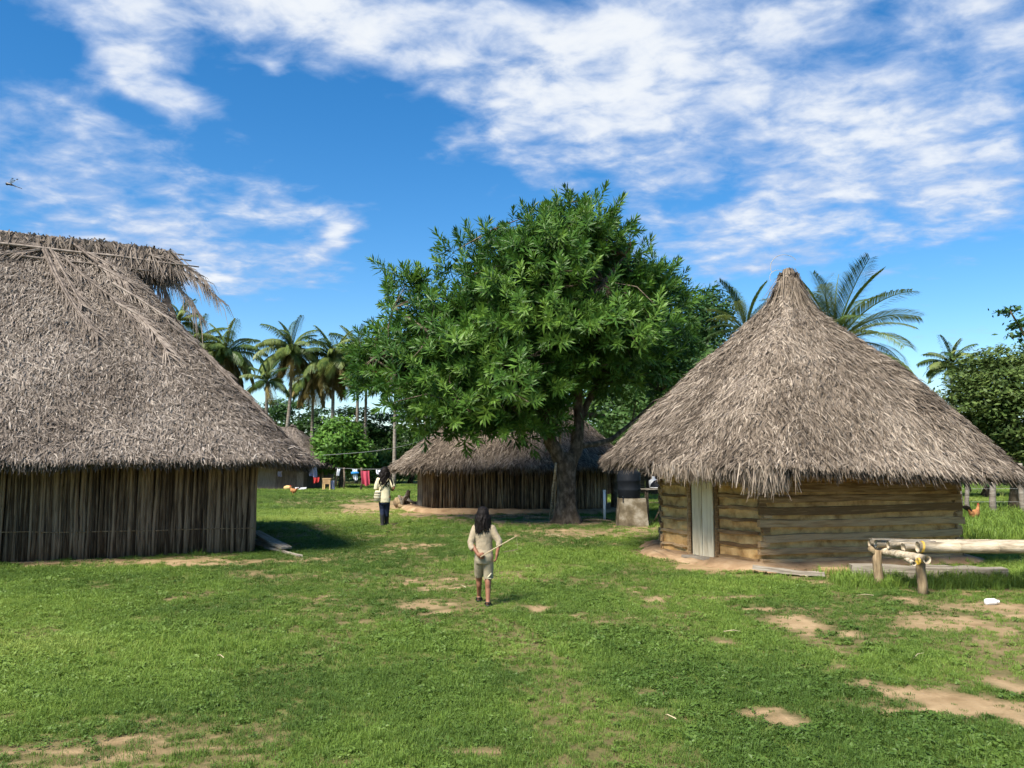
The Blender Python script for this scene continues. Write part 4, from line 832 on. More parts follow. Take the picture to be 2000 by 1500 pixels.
def palm(label, px, py, Y, size=1.0, counts=(3, 5, 6, 6, 5, 5, 5), lean=0.0, group='coconut palms behind the huts', rot=0, nuts=4, old=True, name='coconut_palm', rt=.13):
    c = P(px, py, Y); base = Vector((c.x + lean, c.y, 0)); t = thing(name, label, 'palm', base, group); mb = MB(); pts = []; rr = []
    for i in range(15): f = i / 14; p = base.lerp(c, f); p.x += -lean * .35 * math.sin(f * PI); pts.append(p); rr.append(rt * (1.25 - .5 * f) * (1 + .05 * (i % 2)))
    pts[0].z -= .05; mb.tube(pts, rr, 9); mb.build('trunk', M['palm_trunk'], t, True)
    g = rot
    for k, cn in enumerate(counts):
        if not old and k > 4: break
        for j in range(cn):
            g += 2.399963; put('frond', FR[k + (10 if Y > 40 else 0)], t, c + Vector((0, 0, -.03 * k)), Euler((random.uniform(-.25, .25), random.uniform(-.12, .12), g)), size * random.uniform(.85, 1.1))
    for j in range(nuts): a = j * 2.4; put('coconut', NUT, t, c + Vector((math.cos(a) * .2, math.sin(a) * .2, -.25)), None, size)
    return t
palm('coconut palm whose crown tops the group left of the big tree', 570, 682, 60, .92, lean=-.8, rot=.4)
palm('coconut palm with yellowing fronds touching the big crown on its left', 652, 702, 60, .95, (3, 5, 6, 6, 6, 6, 7), rot=1.3)
palm('small low coconut palm beside the left roof slope', 522, 745, 56, .62, (3, 4, 4, 3, 2, 1, 1), rot=2.2, nuts=0)
palm('coconut palm standing behind the middle of the left roof slope', 445, 690, 60, 1.0, lean=.4, rot=.9)
palm('coconut palm half hidden behind the left roof under the ragged ridge end', 385, 672, 62, .9, rot=3.0)
palm('highest coconut palm peeking over the left roof under the ridge end', 350, 628, 55, .62, (3, 4, 4, 3, 1, 0, 0), rot=5.0, nuts=0)
palm('coconut palm squeezed between the two tallest ones at left', 612, 735, 68, .9, (2, 4, 5, 6, 6, 6, 6), rot=4.0)
palm('coconut palm with a bare pale trunk left of the middle hut', 773, 690, 57, .9, rot=2.0, rt=.11)
palm('slender coconut palm trunk behind the left of the big crown', 716, 700, 68, .9, rot=1.1, rt=.12)
palm('slender coconut palm trunk second behind the left of the big crown', 700, 690, 66, .9, rot=.2, rt=.12)
palm('thin far palm trunk nearest the middle hut roof', 832, 700, 64, .9, rot=4.4, rt=.1)
palm('lush green palm rising behind the pointed roof on the right', 1628, 676, 22.5, .76, (5, 7, 7, 6, 3, 0, 0), rot=.15, nuts=0, group=None)
palm('smaller palm just left of the pointed roof peak', 1458, 650, 24, .48, (3, 4, 4, 3, 2, 0, 0), rot=1.0, nuts=0, group=None)
palm('far small palm right of the pointed roof', 1858, 712, 62, .80, (4, 5, 5, 4, 4, 1, 0), rot=2.7, nuts=5, group=None)


# ------------------------------------------------------------------ bamboo bench
def bench():
    t = thing('bamboo_bench', 'low bench of pale bamboo poles on wooden posts in front of the right hut', 'bench', (5.02, 10.6, 0))
    for (x, y, h, r) in ((5.02, 10.22, .47, .058), (4.80, 10.93, .47, .06), (8.4, 10.25, .47, .06), (8.4, 10.95, .47, .06)):
        m = MB(); m.tube([(x, y, -.06), (x + .008, y, .12), (x - .006, y + .005, .3), (x, y, h)], [r * 1.04, r, r * .97, r * .95], 10); m.build('leg', M['post'], t, True)
    m = MB(); m.tube([(4.82, 10.95, .36), (4.74, 10.93, .46), (4.70, 10.92, .50)], [.045, .04, .035], 8); m.build('leg_fork', M['post'], t, True)
    def pole(name, a, b, r, hollow=True):
        a, b = Vector(a), Vector(b); n = 9; pts = []; rr = []
        for i in range(n):
            f = i / (n - 1); p = a.lerp(b, f) + Vector((0, random.uniform(-.006, .006), random.uniform(-.006, .006))); pts.append(p); rr.append(r * random.uniform(.96, 1.05))
            if 0 < i < n - 1: d = (b - a).normalized() * .012; pts += [p + d, p + d * 2]; rr += [r * 1.09, r]
        m = MB(); m.tube(pts, rr, 12, False)
        t0 = (b - a).normalized(); m.tube([a + t0 * .0, a + t0 * .16], [r * .78, r * .72], 12, False)          # the open hollow end
        k = len(m.V); m.F += [(j, (j + 1) % 12, k - 24 + (j + 1) % 12, k - 24 + j) for j in range(12)]; m.F.append(tuple(k - 12 + j for j in range(12)))
        return m.build(name, M['bamboo'], t, True)
    pole('cross_pole', (5.0, 10.02, .445), (4.86, 11.12, .455), .052); pole('cross_pole', (8.42, 10.02, .445), (8.42, 11.12, .45), .05); pole('cross_pole', (4.86, 10.06, .395), (4.95, 10.5, .41), .026)
    for (x, y, r, z) in ((4.74, 11.02, .046, .545), (4.77, 10.90, .05, .545), (4.86, 10.74, .048, .548), (4.97, 10.58, .045, .545), (4.93, 10.45, .04, .545), (5.02, 10.29, .066, .565)):
        pole('top_pole', (x, y, z), (8.9 + random.uniform(-.1, .2), y - .03, z + random.uniform(-.01, .015)), r)
    for (x, y, L_, rz) in ((4.95, 10.85, .75, -.05), (5.0, 10.62, .6, .08)): put('split_slat', plank_mesh(L_, .012, .07, M['plank_grey'], 5, .006, 'split_slat'), t, (x + .12, y, .61), Euler((0, 0, rz)))
    for (c, r) in (((4.93, 10.10, .42), .04), ((5.07, 10.29, .57), .072)):
        m = MB(); c = Vector(c)
        for k in range(3): m.tube([c + Vector((math.cos(a) * r * .15 + k * .010 - .012, math.sin(a) * r, math.cos(a) * r)) for a in np.linspace(0, 6.28, 12)], .0026, 5, False)
        m.build('cord_binding', M['yellow_tie'], t)
bench()

# ------------------------------------------------------------------ timber lying about
def timber(name, label, a, b, H, T, mat, z=None, group=None, roll=0):
    a, b = Vector(a), Vector(b); c = (a + b) / 2; d = b - a; me = plank_mesh(d.length, H, T, mat, 8, .008, name)
    o = put(name, me, None, (c.x, c.y, (z if z is not None else c.z + H / 2)), (Matrix.Rotation(math.atan2(d.y, d.x), 3, 'Z') @ Matrix.Rotation(-math.asin(d.z / d.length), 3, 'Y') @ Matrix.Rotation(roll, 3, 'X')).to_quaternion()); return tag(o, label, 'timber', group)
tb = 'boards lying at the corner of the left hut'
def at(px, py, z): q = G(px, py); k = (CAM_H - z) / CAM_H; return Vector((q.x * k, q.y * k, z))
timber('board', 'thick grey board leaning low at the left hut corner, topmost', at(498, 1042, .22), at(560, 1074, .06), .05, .20, M['plank_grey'], group=tb)
timber('board', 'dark grey board lying under the thick one at the left hut corner', at(492, 1058, .10), at(538, 1070, .03), .07, .15, M['plank_grey'], group=tb)
timber('board', 'short squared block against the foot of the left hut corner', at(496, 1065, .03), at(516, 1068, .02), .10, .12, M['plank_grey'], group=tb)
timber('board', 'thin pale stick of board nearest the grass by the left hut', at(518, 1071, .03), at(588, 1087, .015), .035, .06, M['plank_grey'], group=tb)
tr = 'base timbers along the right hut'
timber('loose_plank', 'long weathered beam on the ground right of the bamboo bench', at(1660, 1124, .02), at(1962, 1132, .02), .15, .24, M['plank_grey'], group=tr)
timber('loose_plank', 'thin plank at the foot of the right hut front corner', at(1470, 1112, .06), at(1612, 1126, .02), .05, .13, M['plank_grey'], group=tr)
timber('loose_plank', 'split plank lying along the right hut wall behind the bench', at(1600, 1118, .02), at(1760, 1124, .03), .07, .16, M['plank'], group=tr)
timber('loose_plank', 'plank jutting past the far end of the right hut wall', at(1780, 1112, .12), at(1905, 1112, .10), .05, .15, M['plank_grey'], group=tr)

# logs by the middle hut
lg = 'driftwood logs piled beside the middle hut'
def log(label, pl, rr, mat='post'):
    pts = [Vector(p) for p in pl]; m = MB(); sm = []; r2 = []
    for i in range(len(pts) - 1):
        for f in (0, .5): sm.append(pts[i].lerp(pts[i + 1], f) + Vector([random.uniform(-.03, .03) for _ in range(3)])); r2.append((rr[i] * (1 - f) + rr[i + 1] * f) * random.uniform(.85, 1.15))
    sm.append(pts[-1]); r2.append(rr[-1]); m.tube(sm, r2, 9); o = m.build('driftwood_log', M[mat], None, True, sm[0]); tag(o, label, 'log', lg)
q = G(806, 992)
log('dark knotty stump top standing highest in the driftwood pile', [(q.x - .25, q.y + .2, 0), (q.x - .24, q.y + .2, .3), (q.x - .17, q.y + .2, .62)], [.17, .14, .07], 'bark')
log('pale split branch at the left of the driftwood pile', [(q.x - .50, q.y - .05, .43), (q.x - .42, q.y - .1, .28), (q.x - .33, q.y - .15, .1)], [.05, .055, .04], 'plank_grey')
log('second pale branch leaning beside the knotty stump', [(q.x - .22, q.y - .02, .42), (q.x - .33, q.y - .05, .30), (q.x - .42, q.y - .1, .08)], [.05, .06, .05], 'plank_grey')
log('thick round log end at the far left of the driftwood pile', [(q.x - .52, q.y + .05, .2), (q.x - .36, q.y + .5, .2)], [.19, .17])
log('pale short log sloping right at the front of the pile', [(q.x - .18, q.y - .15, .30), (q.x + .10, q.y - .2, .16)], [.06, .05], 'plank_grey')
log('low log lying flat before the driftwood pile', [(q.x - .48, q.y - .25, .07), (q.x - .15, q.y - .3, .08)], [.07, .06])
log('dark log against the middle hut platform', [(q.x + .0, q.y - .05, .1), (q.x + .42, q.y - .2, .1)], [.11, .1], 'bark')  # low dark block at the right end of the pile

# ------------------------------------------------------------------ tank, pipe, rack, posts
def tank():
    b = G(1234, 1026); t = thing('tank_pedestal', 'stained tapered concrete pedestal under the black tank', 'pedestal', b); m = MB(); w0, w1, h = .43, .375, .70
    V = []; n = 9
    for k in range(n):
        f = k / (n - 1); w = w0 + (w1 - w0) * f
        for i in range(24): a = 2 * PI * i / 24; rr = w / max(abs(math.cos(a)), abs(math.sin(a))) ** .85; V.append((b.x + rr * math.cos(a) * .92 + random.uniform(-.006, .006), b.y + rr * math.sin(a) * .92, h * f - .04 * (k == 0)))
    F = [(k * 24 + i, k * 24 + (i + 1) % 24, (k + 1) * 24 + (i + 1) % 24, (k + 1) * 24 + i) for k in range(n - 1) for i in range(24)] + [tuple((n - 1) * 24 + i for i in range(24))]
    m.add(V, F); m.build('block', M['concrete'], t); r2 = MB(); r2.loft([((b.x, b.y, h), .385, .385), ((b.x, b.y, h + .03), .38, .38)], 4); 
    k = thing('water_tank', 'black plastic water tank on the concrete pedestal', 'tank', (b.x - .06, b.y, h)); m = MB(); c = Vector((b.x - .06, b.y, h))
    m.loft([(c + Vector((0, 0, z)), r, r) for z, r in ((0, .27), (.02, .285), (.18, .292), (.2, .302), (.23, .302), (.25, .295), (.42, .30), (.44, .31), (.47, .31), (.49, .302), (.62, .30), (.68, .27), (.74, .18), (.76, .16))], 28); m.build('shell', M['black_plastic'], k, True)
    m = MB(); m.loft([(c + Vector((0, 0, z)), r, r) for z, r in ((.755, .17), (.80, .17), (.815, .15))], 20); m.build('lid', M['black_plastic'], k)
    m = MB(); m.tube([c + Vector((-.2, -.27, .05)), c + Vector((-.2, -.33, .05)), c + Vector((-.2, -.34, -.1))], .016, 7); m.build('outlet', M['black_plastic'], k)
    p = G(1181, 1016); w = thing('white_pipe', 'white plastic standpipe between the tree trunk and the pedestal', 'pipe', p); m = MB(); m.tube([p + Vector((0, 0, -.05)), p + Vector((0, 0, .83))], .036, 12); m.build('pipe', M['white_plastic'], w, True); m = MB(); m.tube([p + Vector((0, 0, .80)), p + Vector((0, 0, .85))], .042, 12); m.build('end_cap', M['white_plastic'], w)
    h0 = MB(); pts = [p + Vector((.03, 0, .05)), p + Vector((.15, -.08, .02)), p + Vector((.4, -.05, .015)), p + Vector((.62, .05, .02)), p + Vector((.68, .1, .12))]; h0.tube(pts, .015, 6); tag(h0.build('hose', M['black_plastic'], None, True, p), 'black hose on the ground from the white pipe to the pedestal', 'hose')
    # rack with black bucket
    c = G(1280, 1022); r = thing('stick_rack', 'rough rack of dark sticks between the pedestal and right hut', 'rack', c)
    for dx, dy in ((-.22, -.1), (.22, -.15), (-.2, .35), (.24, .3)): m = MB(); m.tube([c + Vector((dx, dy, -.05)), c + Vector((dx + .01, dy, .45)), c + Vector((dx, dy, .9))], [.03, .028, .025], 7); m.build('leg', M['bark'], r, True)
    for i in range(7): y = -.16 + i * .09; m = MB(); m.tube([c + Vector((-.36 + random.uniform(-.06, .03), y, .90)), c + Vector((.32, y + random.uniform(-.03, .03), .92))], .017, 6); m.build('slat', M['plank_grey'], r, True)
    m = MB(); m.tube([c + Vector((-.05, -.1, .05)), c + Vector((.1, -.1, .35)), c + Vector((.2, -.12, .55))], .025, 6); m.build('brace', M['bark'], r, True)
    b2 = c + Vector((.1, .05, .93)); k = thing('black_bowl', 'upturned black pot with white rim on the stick rack', 'pot', b2); m = MB(); m.loft([(b2 + Vector((0, 0, z)), rr, rr) for z, rr in ((0, .21), (.05, .215), (.12, .19), (.2, .12), (.22, .05))], 20); m.build('bowl', M['black_plastic'], k, True)
    m = MB(); m.tube([b2 + Vector((math.cos(a) * .212, math.sin(a) * .212, .02)) for a in np.linspace(0, 6.28, 24)], .012, 6, False); m.build('rim', M['white_plastic'], k)
    w2 = c + Vector((.02, .3, .93)); m = MB(); m.loft([(w2 + Vector((0, 0, z)), rr, rr) for z, rr in ((0, .12), (.2, .13), (.22, .10), (.26, .04), (.32, .04))], 16); tag(m.build('white_jug', M['white_plastic'], None, True, w2), 'white plastic jug behind the black pot on the rack', 'jug')
tank()
ps = 'shed posts right of the trunk'
for (px, py, r, lb) in ((1153, 986, .075, 'reddish shed post just right of the trunk'), (1173, 994, .085, 'grey bent shed post left of the white pipe'), (1199, 999, .11, 'thick dark shed post left of the black tank')):
    c = G(px, py); m = MB(); m.tube([c + Vector((0, 0, -.05)), c + Vector((.03, 0, .7)), c + Vector((-.02, 0, 1.4)), c + Vector((0, 0, 2.0))], [r * 1.1, r, r * .95, r * .9], 8); tag(m.build('shed_post', M['bark'] if px > 1160 else M['post'], None, True, c), lb, 'post', ps)
def shed():
    a = P(1128, 957, 42); b = P(1300, 957, 42); t = thing('plank_shed', 'dark open shed wall seen between the posts right of the trunk', 'shed', ((a.x + b.x) / 2, 42, 0)); n = 13
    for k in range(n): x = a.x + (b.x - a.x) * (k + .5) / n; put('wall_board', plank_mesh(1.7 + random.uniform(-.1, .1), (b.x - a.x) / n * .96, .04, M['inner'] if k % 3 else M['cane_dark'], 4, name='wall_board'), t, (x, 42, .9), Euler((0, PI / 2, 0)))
    m = MB(); m.add([(a.x - .6, 40.6, 1.75), (b.x + .6, 40.6, 1.75), (b.x + .6, 44, 2.7), (a.x - .6, 44, 2.7), (a.x - .6, 40.6, 1.85), (b.x + .6, 40.6, 1.85), (b.x + .6, 44, 2.8), (a.x - .6, 44, 2.8)], [(0, 3, 2, 1), (4, 5, 6, 7), (0, 1, 5, 4), (1, 2, 6, 5), (2, 3, 7, 6), (3, 0, 4, 7)]); m.build('roof', M['thatch_core'], t)
    for x in (a.x, (a.x + b.x) / 2, b.x): m = MB(); m.tube([(x, 41, -.05), (x + .03, 41, .9), (x, 41, 1.85)], .07, 7); m.build('post', M['bark'], t, True)
shed()
# poles leaning on the tree
for k, (a, b, r, lb) in enumerate(((G(1075, 1016), P(1086, 905, 22.0), .04, 'pale pole leaning on the left of the tree trunk'), (G(1081, 1020), P(1098, 800, 22.2), .032, 'longer thin pole leaning up into the trunk fork'))):
    m = MB(); m.tube([a.lerp(b, f) + Vector((random.uniform(-.015, .015), 0, 0)) for f in np.linspace(0, 1, 6)], [r, r, r * .95, r * .9, r * .85, r * .75], 7); tag(m.build('leaning_pole', M['bamboo'] if k == 0 else M['post'], None, True, a), lb, 'pole', 'poles leaning on the tree')

# ------------------------------------------------------------------ right fence
def fence():
    t = thing('wire_fence', 'wire fence on crooked grey posts behind the right hut', 'fence', (14, 25.5, 0)); xs = []
    for (px, Y, r, h) in ((1868, 25.6, .13, 1.7), (1884, 25.4, .07, 1.6), (1934, 25.4, .10, 1.9), (1992, 25.2, .09, 1.6), (2060, 25, .09, 1.6), (1810, 25.7, .09, 1.6)):
        c = P(px, 905, Y); c.z = 0; m = MB(); m.tube([c + Vector((.05, 0, -.05)), c + Vector((0, 0, .4)), c + Vector((random.uniform(-.08, .08), 0, 1.0)), c + Vector((random.uniform(-.1, .1), 0, h))], [r * 1.15, r, r * .85, r * .8], 8); m.build('post', M['palm_trunk'], t, True)
    for z in (.45, .85, 1.25):
        m = MB(); m.tube([(P(1790, 905, 25.7).x, 25.55, z), (13.9, 25.5, z - .03), (15.0, 25.3, z - .02), (18, 25.0, z)], .0035, 4); m.build('wire', M['wire'], t)
fence()

# ------------------------------------------------------------------ laundry, far yard
def cloth(name, label, px, py, Y, w, h, mat, group, sub=None, fold=.08):
    """a cloth that hangs in soft folds; px, py is the middle of its top edge"""
    c = P(px, py, Y); nx_, nz = 14, 10; m = MB(); V = []
    ph = random.random() * 6
    for side in (0, 1):
        for j in range(nz):
            for i in range(nx_): fx = i / (nx_ - 1); fz = j / (nz - 1); V.append((c.x + (fx - .5) * w * (1 - .08 * fz) + .03 * math.sin(fz * 3 + ph), c.y + fold * math.sin(fx * 11 + ph) * (.4 + fz) + side * .006, c.z - h * fz * (1 + .06 * math.sin(fx * 5 + ph)) - .03 * math.sin(fx * PI)))
    n = nx_ * nz; F = [(j * nx_ + i, j * nx_ + i + 1, (j + 1) * nx_ + i + 1, (j + 1) * nx_ + i) for j in range(nz - 1) for i in range(nx_ - 1)]; F += [tuple(k + n for k in reversed(f)) for f in F]; m.add(V, F)
    o = m.build(name, M[mat], None, True, c); tag(o, label, 'laundry', group); return o
gl = 'washing hung out beyond the adult'
cloth('hanging_cloth', 'pink cloth hanging on the line left of the adult', 714, 919, 49.5, .50, .84, 'pink', gl)
sh = cloth('hanging_shirt', 'white shirt with a blue band on the line', 694, 916, 49.5, .28, .62, 'white_cloth', gl, fold=.04)
c = P(694, 924, 49.5); m = MB(); m.tube([c + Vector((-.22, -.06, 0)), c + Vector((0, -.09, .01)), c + Vector((.22, -.06, 0))], [.07, .09, .07], 8); m.build('blue_band', M['blue_cloth'], sh, True)
cloth('hanging_cloth', 'small white cloth on the line beside the adult head', 741, 917, 49.5, .34, .28, 'white_cloth', gl)
cloth('hanging_cloth', 'small white cloth by the lean-to post', 661, 915, 49.5, .2, .42, 'white_cloth', gl)
cloth('hanging_cloth', 'pale lilac cloth pinned to the far board wall', 547, 920, 50.7, .24, .32, 'lilac', gl)
cloth('hanging_cloth', 'lilac cloth hanging low beside the brown table', 650, 938, 49, .24, .5, 'lilac', gl)
cloth('hanging_cloth', 'grey blue clothes at the far hut corner', 612, 908, 50.5, .5, .7, 'lilac', gl)
cloth('hanging_cloth', 'dark red cloth at the far hut corner', 617, 932, 50.2, .4, .32, 'red_cloth', gl)
t = thing('clothes_line', 'washing line on two crooked posts left of the adult', 'line', (P(700, 905, 49.7).x, 49.7, 0))
for px in (672, 706, 762): c = P(px, 905, 49.7); c.z = 0; m = MB(); m.tube([c + Vector((0, 0, -.05)), c + Vector((.05, 0, .6)), c + Vector((0, 0, 1.35))], [.07, .06, .055], 7); m.build('post', M['bark'], t, True)
a, b = P(655, 914, 49.6), P(765, 916, 49.6); m = MB(); m.tube([a, a.lerp(b, .5) + Vector((0, 0, -.04)), b], .008, 4); m.build('line', M['wire'], t)
# lean-to with a scrap of thatch
c = P(640, 905, 52); t = thing('lean_to', 'small thatched lean-to on two poles beside the far hut', 'lean-to', (c.x, 52, 0))
for px, h in ((629, 1.75), (656, 1.7)): q = P(px, 905, 52); m = MB(); m.tube([(q.x, 52, -.05), (q.x + .05, 52, .8), (q.x - .03, 52, h)], [.08, .07, .06], 7); m.build('post', M['post'], t, True)
x0, x1 = P(620, 905, 52).x, P(650, 905, 52).x; poly = [Vector((x0, 51.6)), Vector((x1, 51.6)), Vector((x1, 53.6)), Vector((x0, 53.6))]; R_ = Roof(offset_loop(poly, .1, .2), ((x0 + .4), 52.6), ((x1 - .3), 52.6), lambda x, y: 1.45, 2.05, [(0, 0), (1, 1)], .05, 9); R_.build(t, 3200, 1600, .3, .035, M['thatch_warm'], None, None, .22, None, .12)
c = G(640, 957); c.y = 49; c.x = P(640, 905, 49).x; t = thing('small_table', 'small brown wooden table by the lean-to', 'table', c); m = MB(); m.box(c + Vector((0, 0, .70)), (.52, .5, .05)); m.build('table_top', M['plank'], t)
for dx in (-.2, .2):
    for dy in (-.2, .2): m = MB(); m.box(c + Vector((dx, dy, .335)), (.06, .06, .69)); m.build('leg', M['ochre_block'], t)
m = MB(); m.box(c + Vector((0, -.23, .52)), (.46, .03, .28)); m.build('apron', M['plank'], t)
c = P(562, 955, 50.2); c.z = .12; m = MB(); m.ball(c, (.26, .18, .15), None, 14, 9); o = m.build('sack', M['ochre_block'], None, True, c); tag(o, 'yellowish sack lying at the foot of the far board wall', 'sack')
c = P(588, 954, 50.2); o = timber('board', 'pale boards stacked at the foot of the far board wall', (c.x - .35, c.y, .02), (c.x + .3, c.y + .1, .02), .12, .25, M['white_cloth'])
# cable between the roofs
a = P(632, 889, 15.4); b = P(862, 846, 27.0); m = MB(); m.tube([a.lerp(b, f) + Vector((0, 0, -.15 * math.sin(f * PI))) for f in np.linspace(0, 1, 14)], .006, 4); tag(m.build('cable', M['wire'], None, False, a), 'pale cable slung between the left roof and the middle roof', 'cable')

# ------------------------------------------------------------------ litter on the ground
def bottle():
    c = G(1938, 1182); c.z = .038; t = thing('plastic_bottle', 'white plastic bottle lying on the grass at the right', 'bottle', c); ax = Vector((1, .12, 0)).normalized(); s = c - ax * .08
    m = MB(); m.tube([s + ax * x for x in (0, .004, .02, .11, .125, .135, .14)], [.026, .034, .037, .037, .030, .018, .016], 16); m.build('body', M['white_plastic'], t, True); m = MB(); m.tube([s + ax * .138, s + ax * .16], .019, 12); m.build('cap', M['white_plastic'], t)
bottle()
R_ = random.Random(3); g = 'straws and twigs scattered on the grass'
spots = [(872, 1033, .16, 'pale straw on the grass between the adult and the child'), (848, 1027, .10, 'short straw just right of the adult boots'), (905, 1150, .10, 'bent dry straw left of the child knees'), (1430, 1240, .08, 'pale twig beside a bare patch below the right hut door'),
         (1795, 1288, .13, 'thin twig slanting on the grass below the bamboo bench'), (1690, 1168, .10, 'straw on the grass left of the front bench leg'), (1080, 1048, .18, 'straw on the dry strip in front of the tree foot'), (1150, 1052, .14, 'straw on the dry strip below the white pipe'),
         (1570, 1096 + 34, .08, 'short straw beside the right hut base planks'), (590, 1096, .10, 'dry straw past the boards at the left hut corner'), (1310, 1410, .05, 'tiny straw in the near grass right of centre'), (430, 1290, .06, 'tiny straw in the near grass on the left')]
for i, (px, py, l, lb) in enumerate(spots):
    c = G(px, py); a = R_.uniform(0, 3.14); d = Vector((math.cos(a), math.sin(a), 0)) * l; z = .032; m = MB(); m.tube([c - d + Vector((0, 0, z)), c + Vector((R_.uniform(-.02, .02), 0, z + .012)), c + d + Vector((0, 0, z))], [.004, .004, .002], 4)
    tag(m.build('straw', M['straw'], None, False, c), lb, 'straw', g)
for i, (px, py, l, a) in enumerate(((1010, 1010, .5, .1), (1050, 1014, .35, -.3), (960, 1012, .3, .2), (1150, 1014, .5, .15), (1165, 1019, .4, -.2))):
    c = G(px, py); d = Vector((math.cos(a), math.sin(a), 0)) * l; m = MB(); m.tube([c - d + Vector((0, 0, .03)), c + Vector((0, .03, .05)), c + d + Vector((0, 0, .03))], [.035, .04, .025], 6); tag(m.build('fallen_branch', M['post'], None, True, c), ('bent', 'short', 'pale', 'long', 'thin')[i] + ' fallen branch lying ' + ('in front of the cane wall', 'left of the leaning poles', 'near the middle hut platform', 'right of the tree trunk', 'beside the white pipe')[i], 'branch')

# ------------------------------------------------------------------ birds and insect
def hen(label, c, h, ang, rooster=False):
    t = thing('rooster' if rooster else 'hen', label, 'chicken', c); s = h / .42; Rz = Matrix.Rotation(ang, 3, 'Z'); q = lambda x, y, z: Vector(c) + Rz @ Vector((x * s, y * s, z * s)); Rt = Rz @ Matrix.Rotation(rad(-18), 3, 'Y')
    m = MB(); m.ball(q(0, 0, .22), (.14 * s, .085 * s, .09 * s), Rt, 14, 9); m.ball(q(.06, 0, .22), (.09 * s, .075 * s, .085 * s), Rt); m.cone(q(.10, 0, .25), .05 * s, q(.145, 0, .36), .030 * s); m.ball(q(.155, 0, .385), (.036 * s, .030 * s, .032 * s), Rz); m.cone(q(-.1, 0, .24), .06 * s, q(-.18, 0, .32), .03 * s); m.cone(q(.185, 0, .385), .013 * s, q(.208, 0, .378), .004 * s)
    for y in (-.035, .035): m.cone(q(.01, y, .17), .035 * s, q(.015, y, .10), .014 * s)
    m.fused('body', M['feather'], t, .012 * s, 3)
    m = MB()
    for k in range(6): a = -.4 + k * .16; m.cone(q(-.14, a * .08, .28), .018 * s, q(-.22 - .03 * k % 2, a * .12, .36 + .05 * math.cos(a * 3) - (0 if rooster else .05)), .010 * s); 
    m.fused('tail', M['feather_dark'], t, .010 * s, 2)
    m = MB(); [m.ball(q(.135 + .018 * k, 0, .42 + .006 * (k == 1)), (.012 * s, .005 * s, .018 * s), Rz, 8, 6) for k in range(3)]; m.ball(q(.19, 0, .355), (.010 * s, .006 * s, .018 * s), Rz, 8, 6); m.build('comb', M['comb'], t, True)
    for y in (-.035, .035):
        m = MB(); m.tube([q(.015, y, .11), q(.0, y, .05), q(.012, y, .008)], .008 * s, 6)
        for dy in (-.025, 0, .025): m.tube([q(.01, y, .01), q(.055, y + dy, .004)], .006 * s, 5)
        m.tube([q(.01, y, .01), q(-.02, y, .004)], .005 * s, 5); m.build('leg', M['yellow_leg'], t, True)
hen('brown hen pecking on the grass before the far board hut', G(573, 968), .48, 2.9)
hen('rust brown rooster standing on the grass right of the right hut', G(1904, 1024), .52, .5, True)
def dragonfly():
    c = P(20, 357, 2.4); t = thing('dragonfly', 'dark dragonfly in flight at the upper left of the sky', 'insect', c); s = 2.4 / FPX; q = lambda x, z, y=0: c + Vector((x * s, y, -z * s))
    m = MB(); m.ball(q(-6, 2), (3.4 * s, 2.6 * s, 3.2 * s), None, 10, 7); m.cone(q(-4, 2), 2.6 * s, q(3, 4), 2.2 * s); m.cone(q(3, 4), 1.5 * s, q(14, 8.5), .9 * s); m.cone(q(14, 8.5), .9 * s, q(24, 12), .7 * s); m.fused('body', M['insect'], t, .0009, 3)
    for (x, z, y, L_) in ((10, -11, .012, 1), (15, -2, -.014, 1), (6, -12, .02, 1), (13, -5, -.02, 1)):
        a = q(-1, 2.5); b = q(x, z, y); d = (b - a); n = d.cross(Vector((.3, .2, 1))).normalized() * .0035; m = MB(); m.add([a - n * .3, a + n * .3, a.lerp(b, .5) + n, a.lerp(b, .5) - n, b + n * .7, b - n * .7], [(0, 1, 2, 3), (3, 2, 4, 5)]); w = m.build('wing', M['wing'], t)
        m = MB(); m.box(a.lerp(b, .93), (.004, .002, .0016)); m.build('wing_spot', M['insect'], w)
dragonfly()

# ------------------------------------------------------------------ people
def hand(m, wrist, d, palm_n, thumb, s=1.0, curl=.6):
    """palm and five bent fingers; d points along the hand, palm_n is the way the palm faces, thumb the thumb side"""
    d = Vector(d).normalized(); n = Vector(palm_n); n = (n - d * n.dot(d)).normalized(); th = d.cross(n); th = th if th.dot(Vector(thumb)) > 0 else -th; w = Vector(wrist); L_ = .075 * s
    m.cone(w, .021 * s, w + d * .02 * s, .022 * s)
    for k in range(4):
        o = (k - 1.5) * .0165 * s; a = w + d * .012 * s + th * o * .6; kn = w + d * (L_ * (.80 - .05 * abs(k - 1))) + th * o; m.cone(a, .015 * s, kn, .0105 * s); l = (.034, .040, .037, .029)[3 - k if th.dot(Vector(thumb)) < 0 else k] * s
        e1 = (d * math.cos(curl) + n * math.sin(curl)); p1 = kn + e1 * l * .62; e2 = (d * math.cos(curl * 2) + n * math.sin(curl * 2)); p2 = p1 + e2 * l * .5; e3 = (d * math.cos(curl * 2.8) + n * math.sin(curl * 2.8)); m.cone(kn, .0095 * s, p1, .0085 * s, 8); m.cone(p1, .0085 * s, p2, .0078 * s, 8); m.cone(p2, .0078 * s, p2 + e3 * l * .35, .007 * s, 8)
    t0 = w + d * .018 * s + th * .022 * s; t1 = t0 + (d * .7 + th * .55 + n * .3).normalized() * .03 * s; m.cone(t0, .0125 * s, t1, .0105 * s, 8); m.cone(t1, .010 * s, t1 + (d * .8 + n * .5).normalized() * .022 * s, .0085 * s, 8)
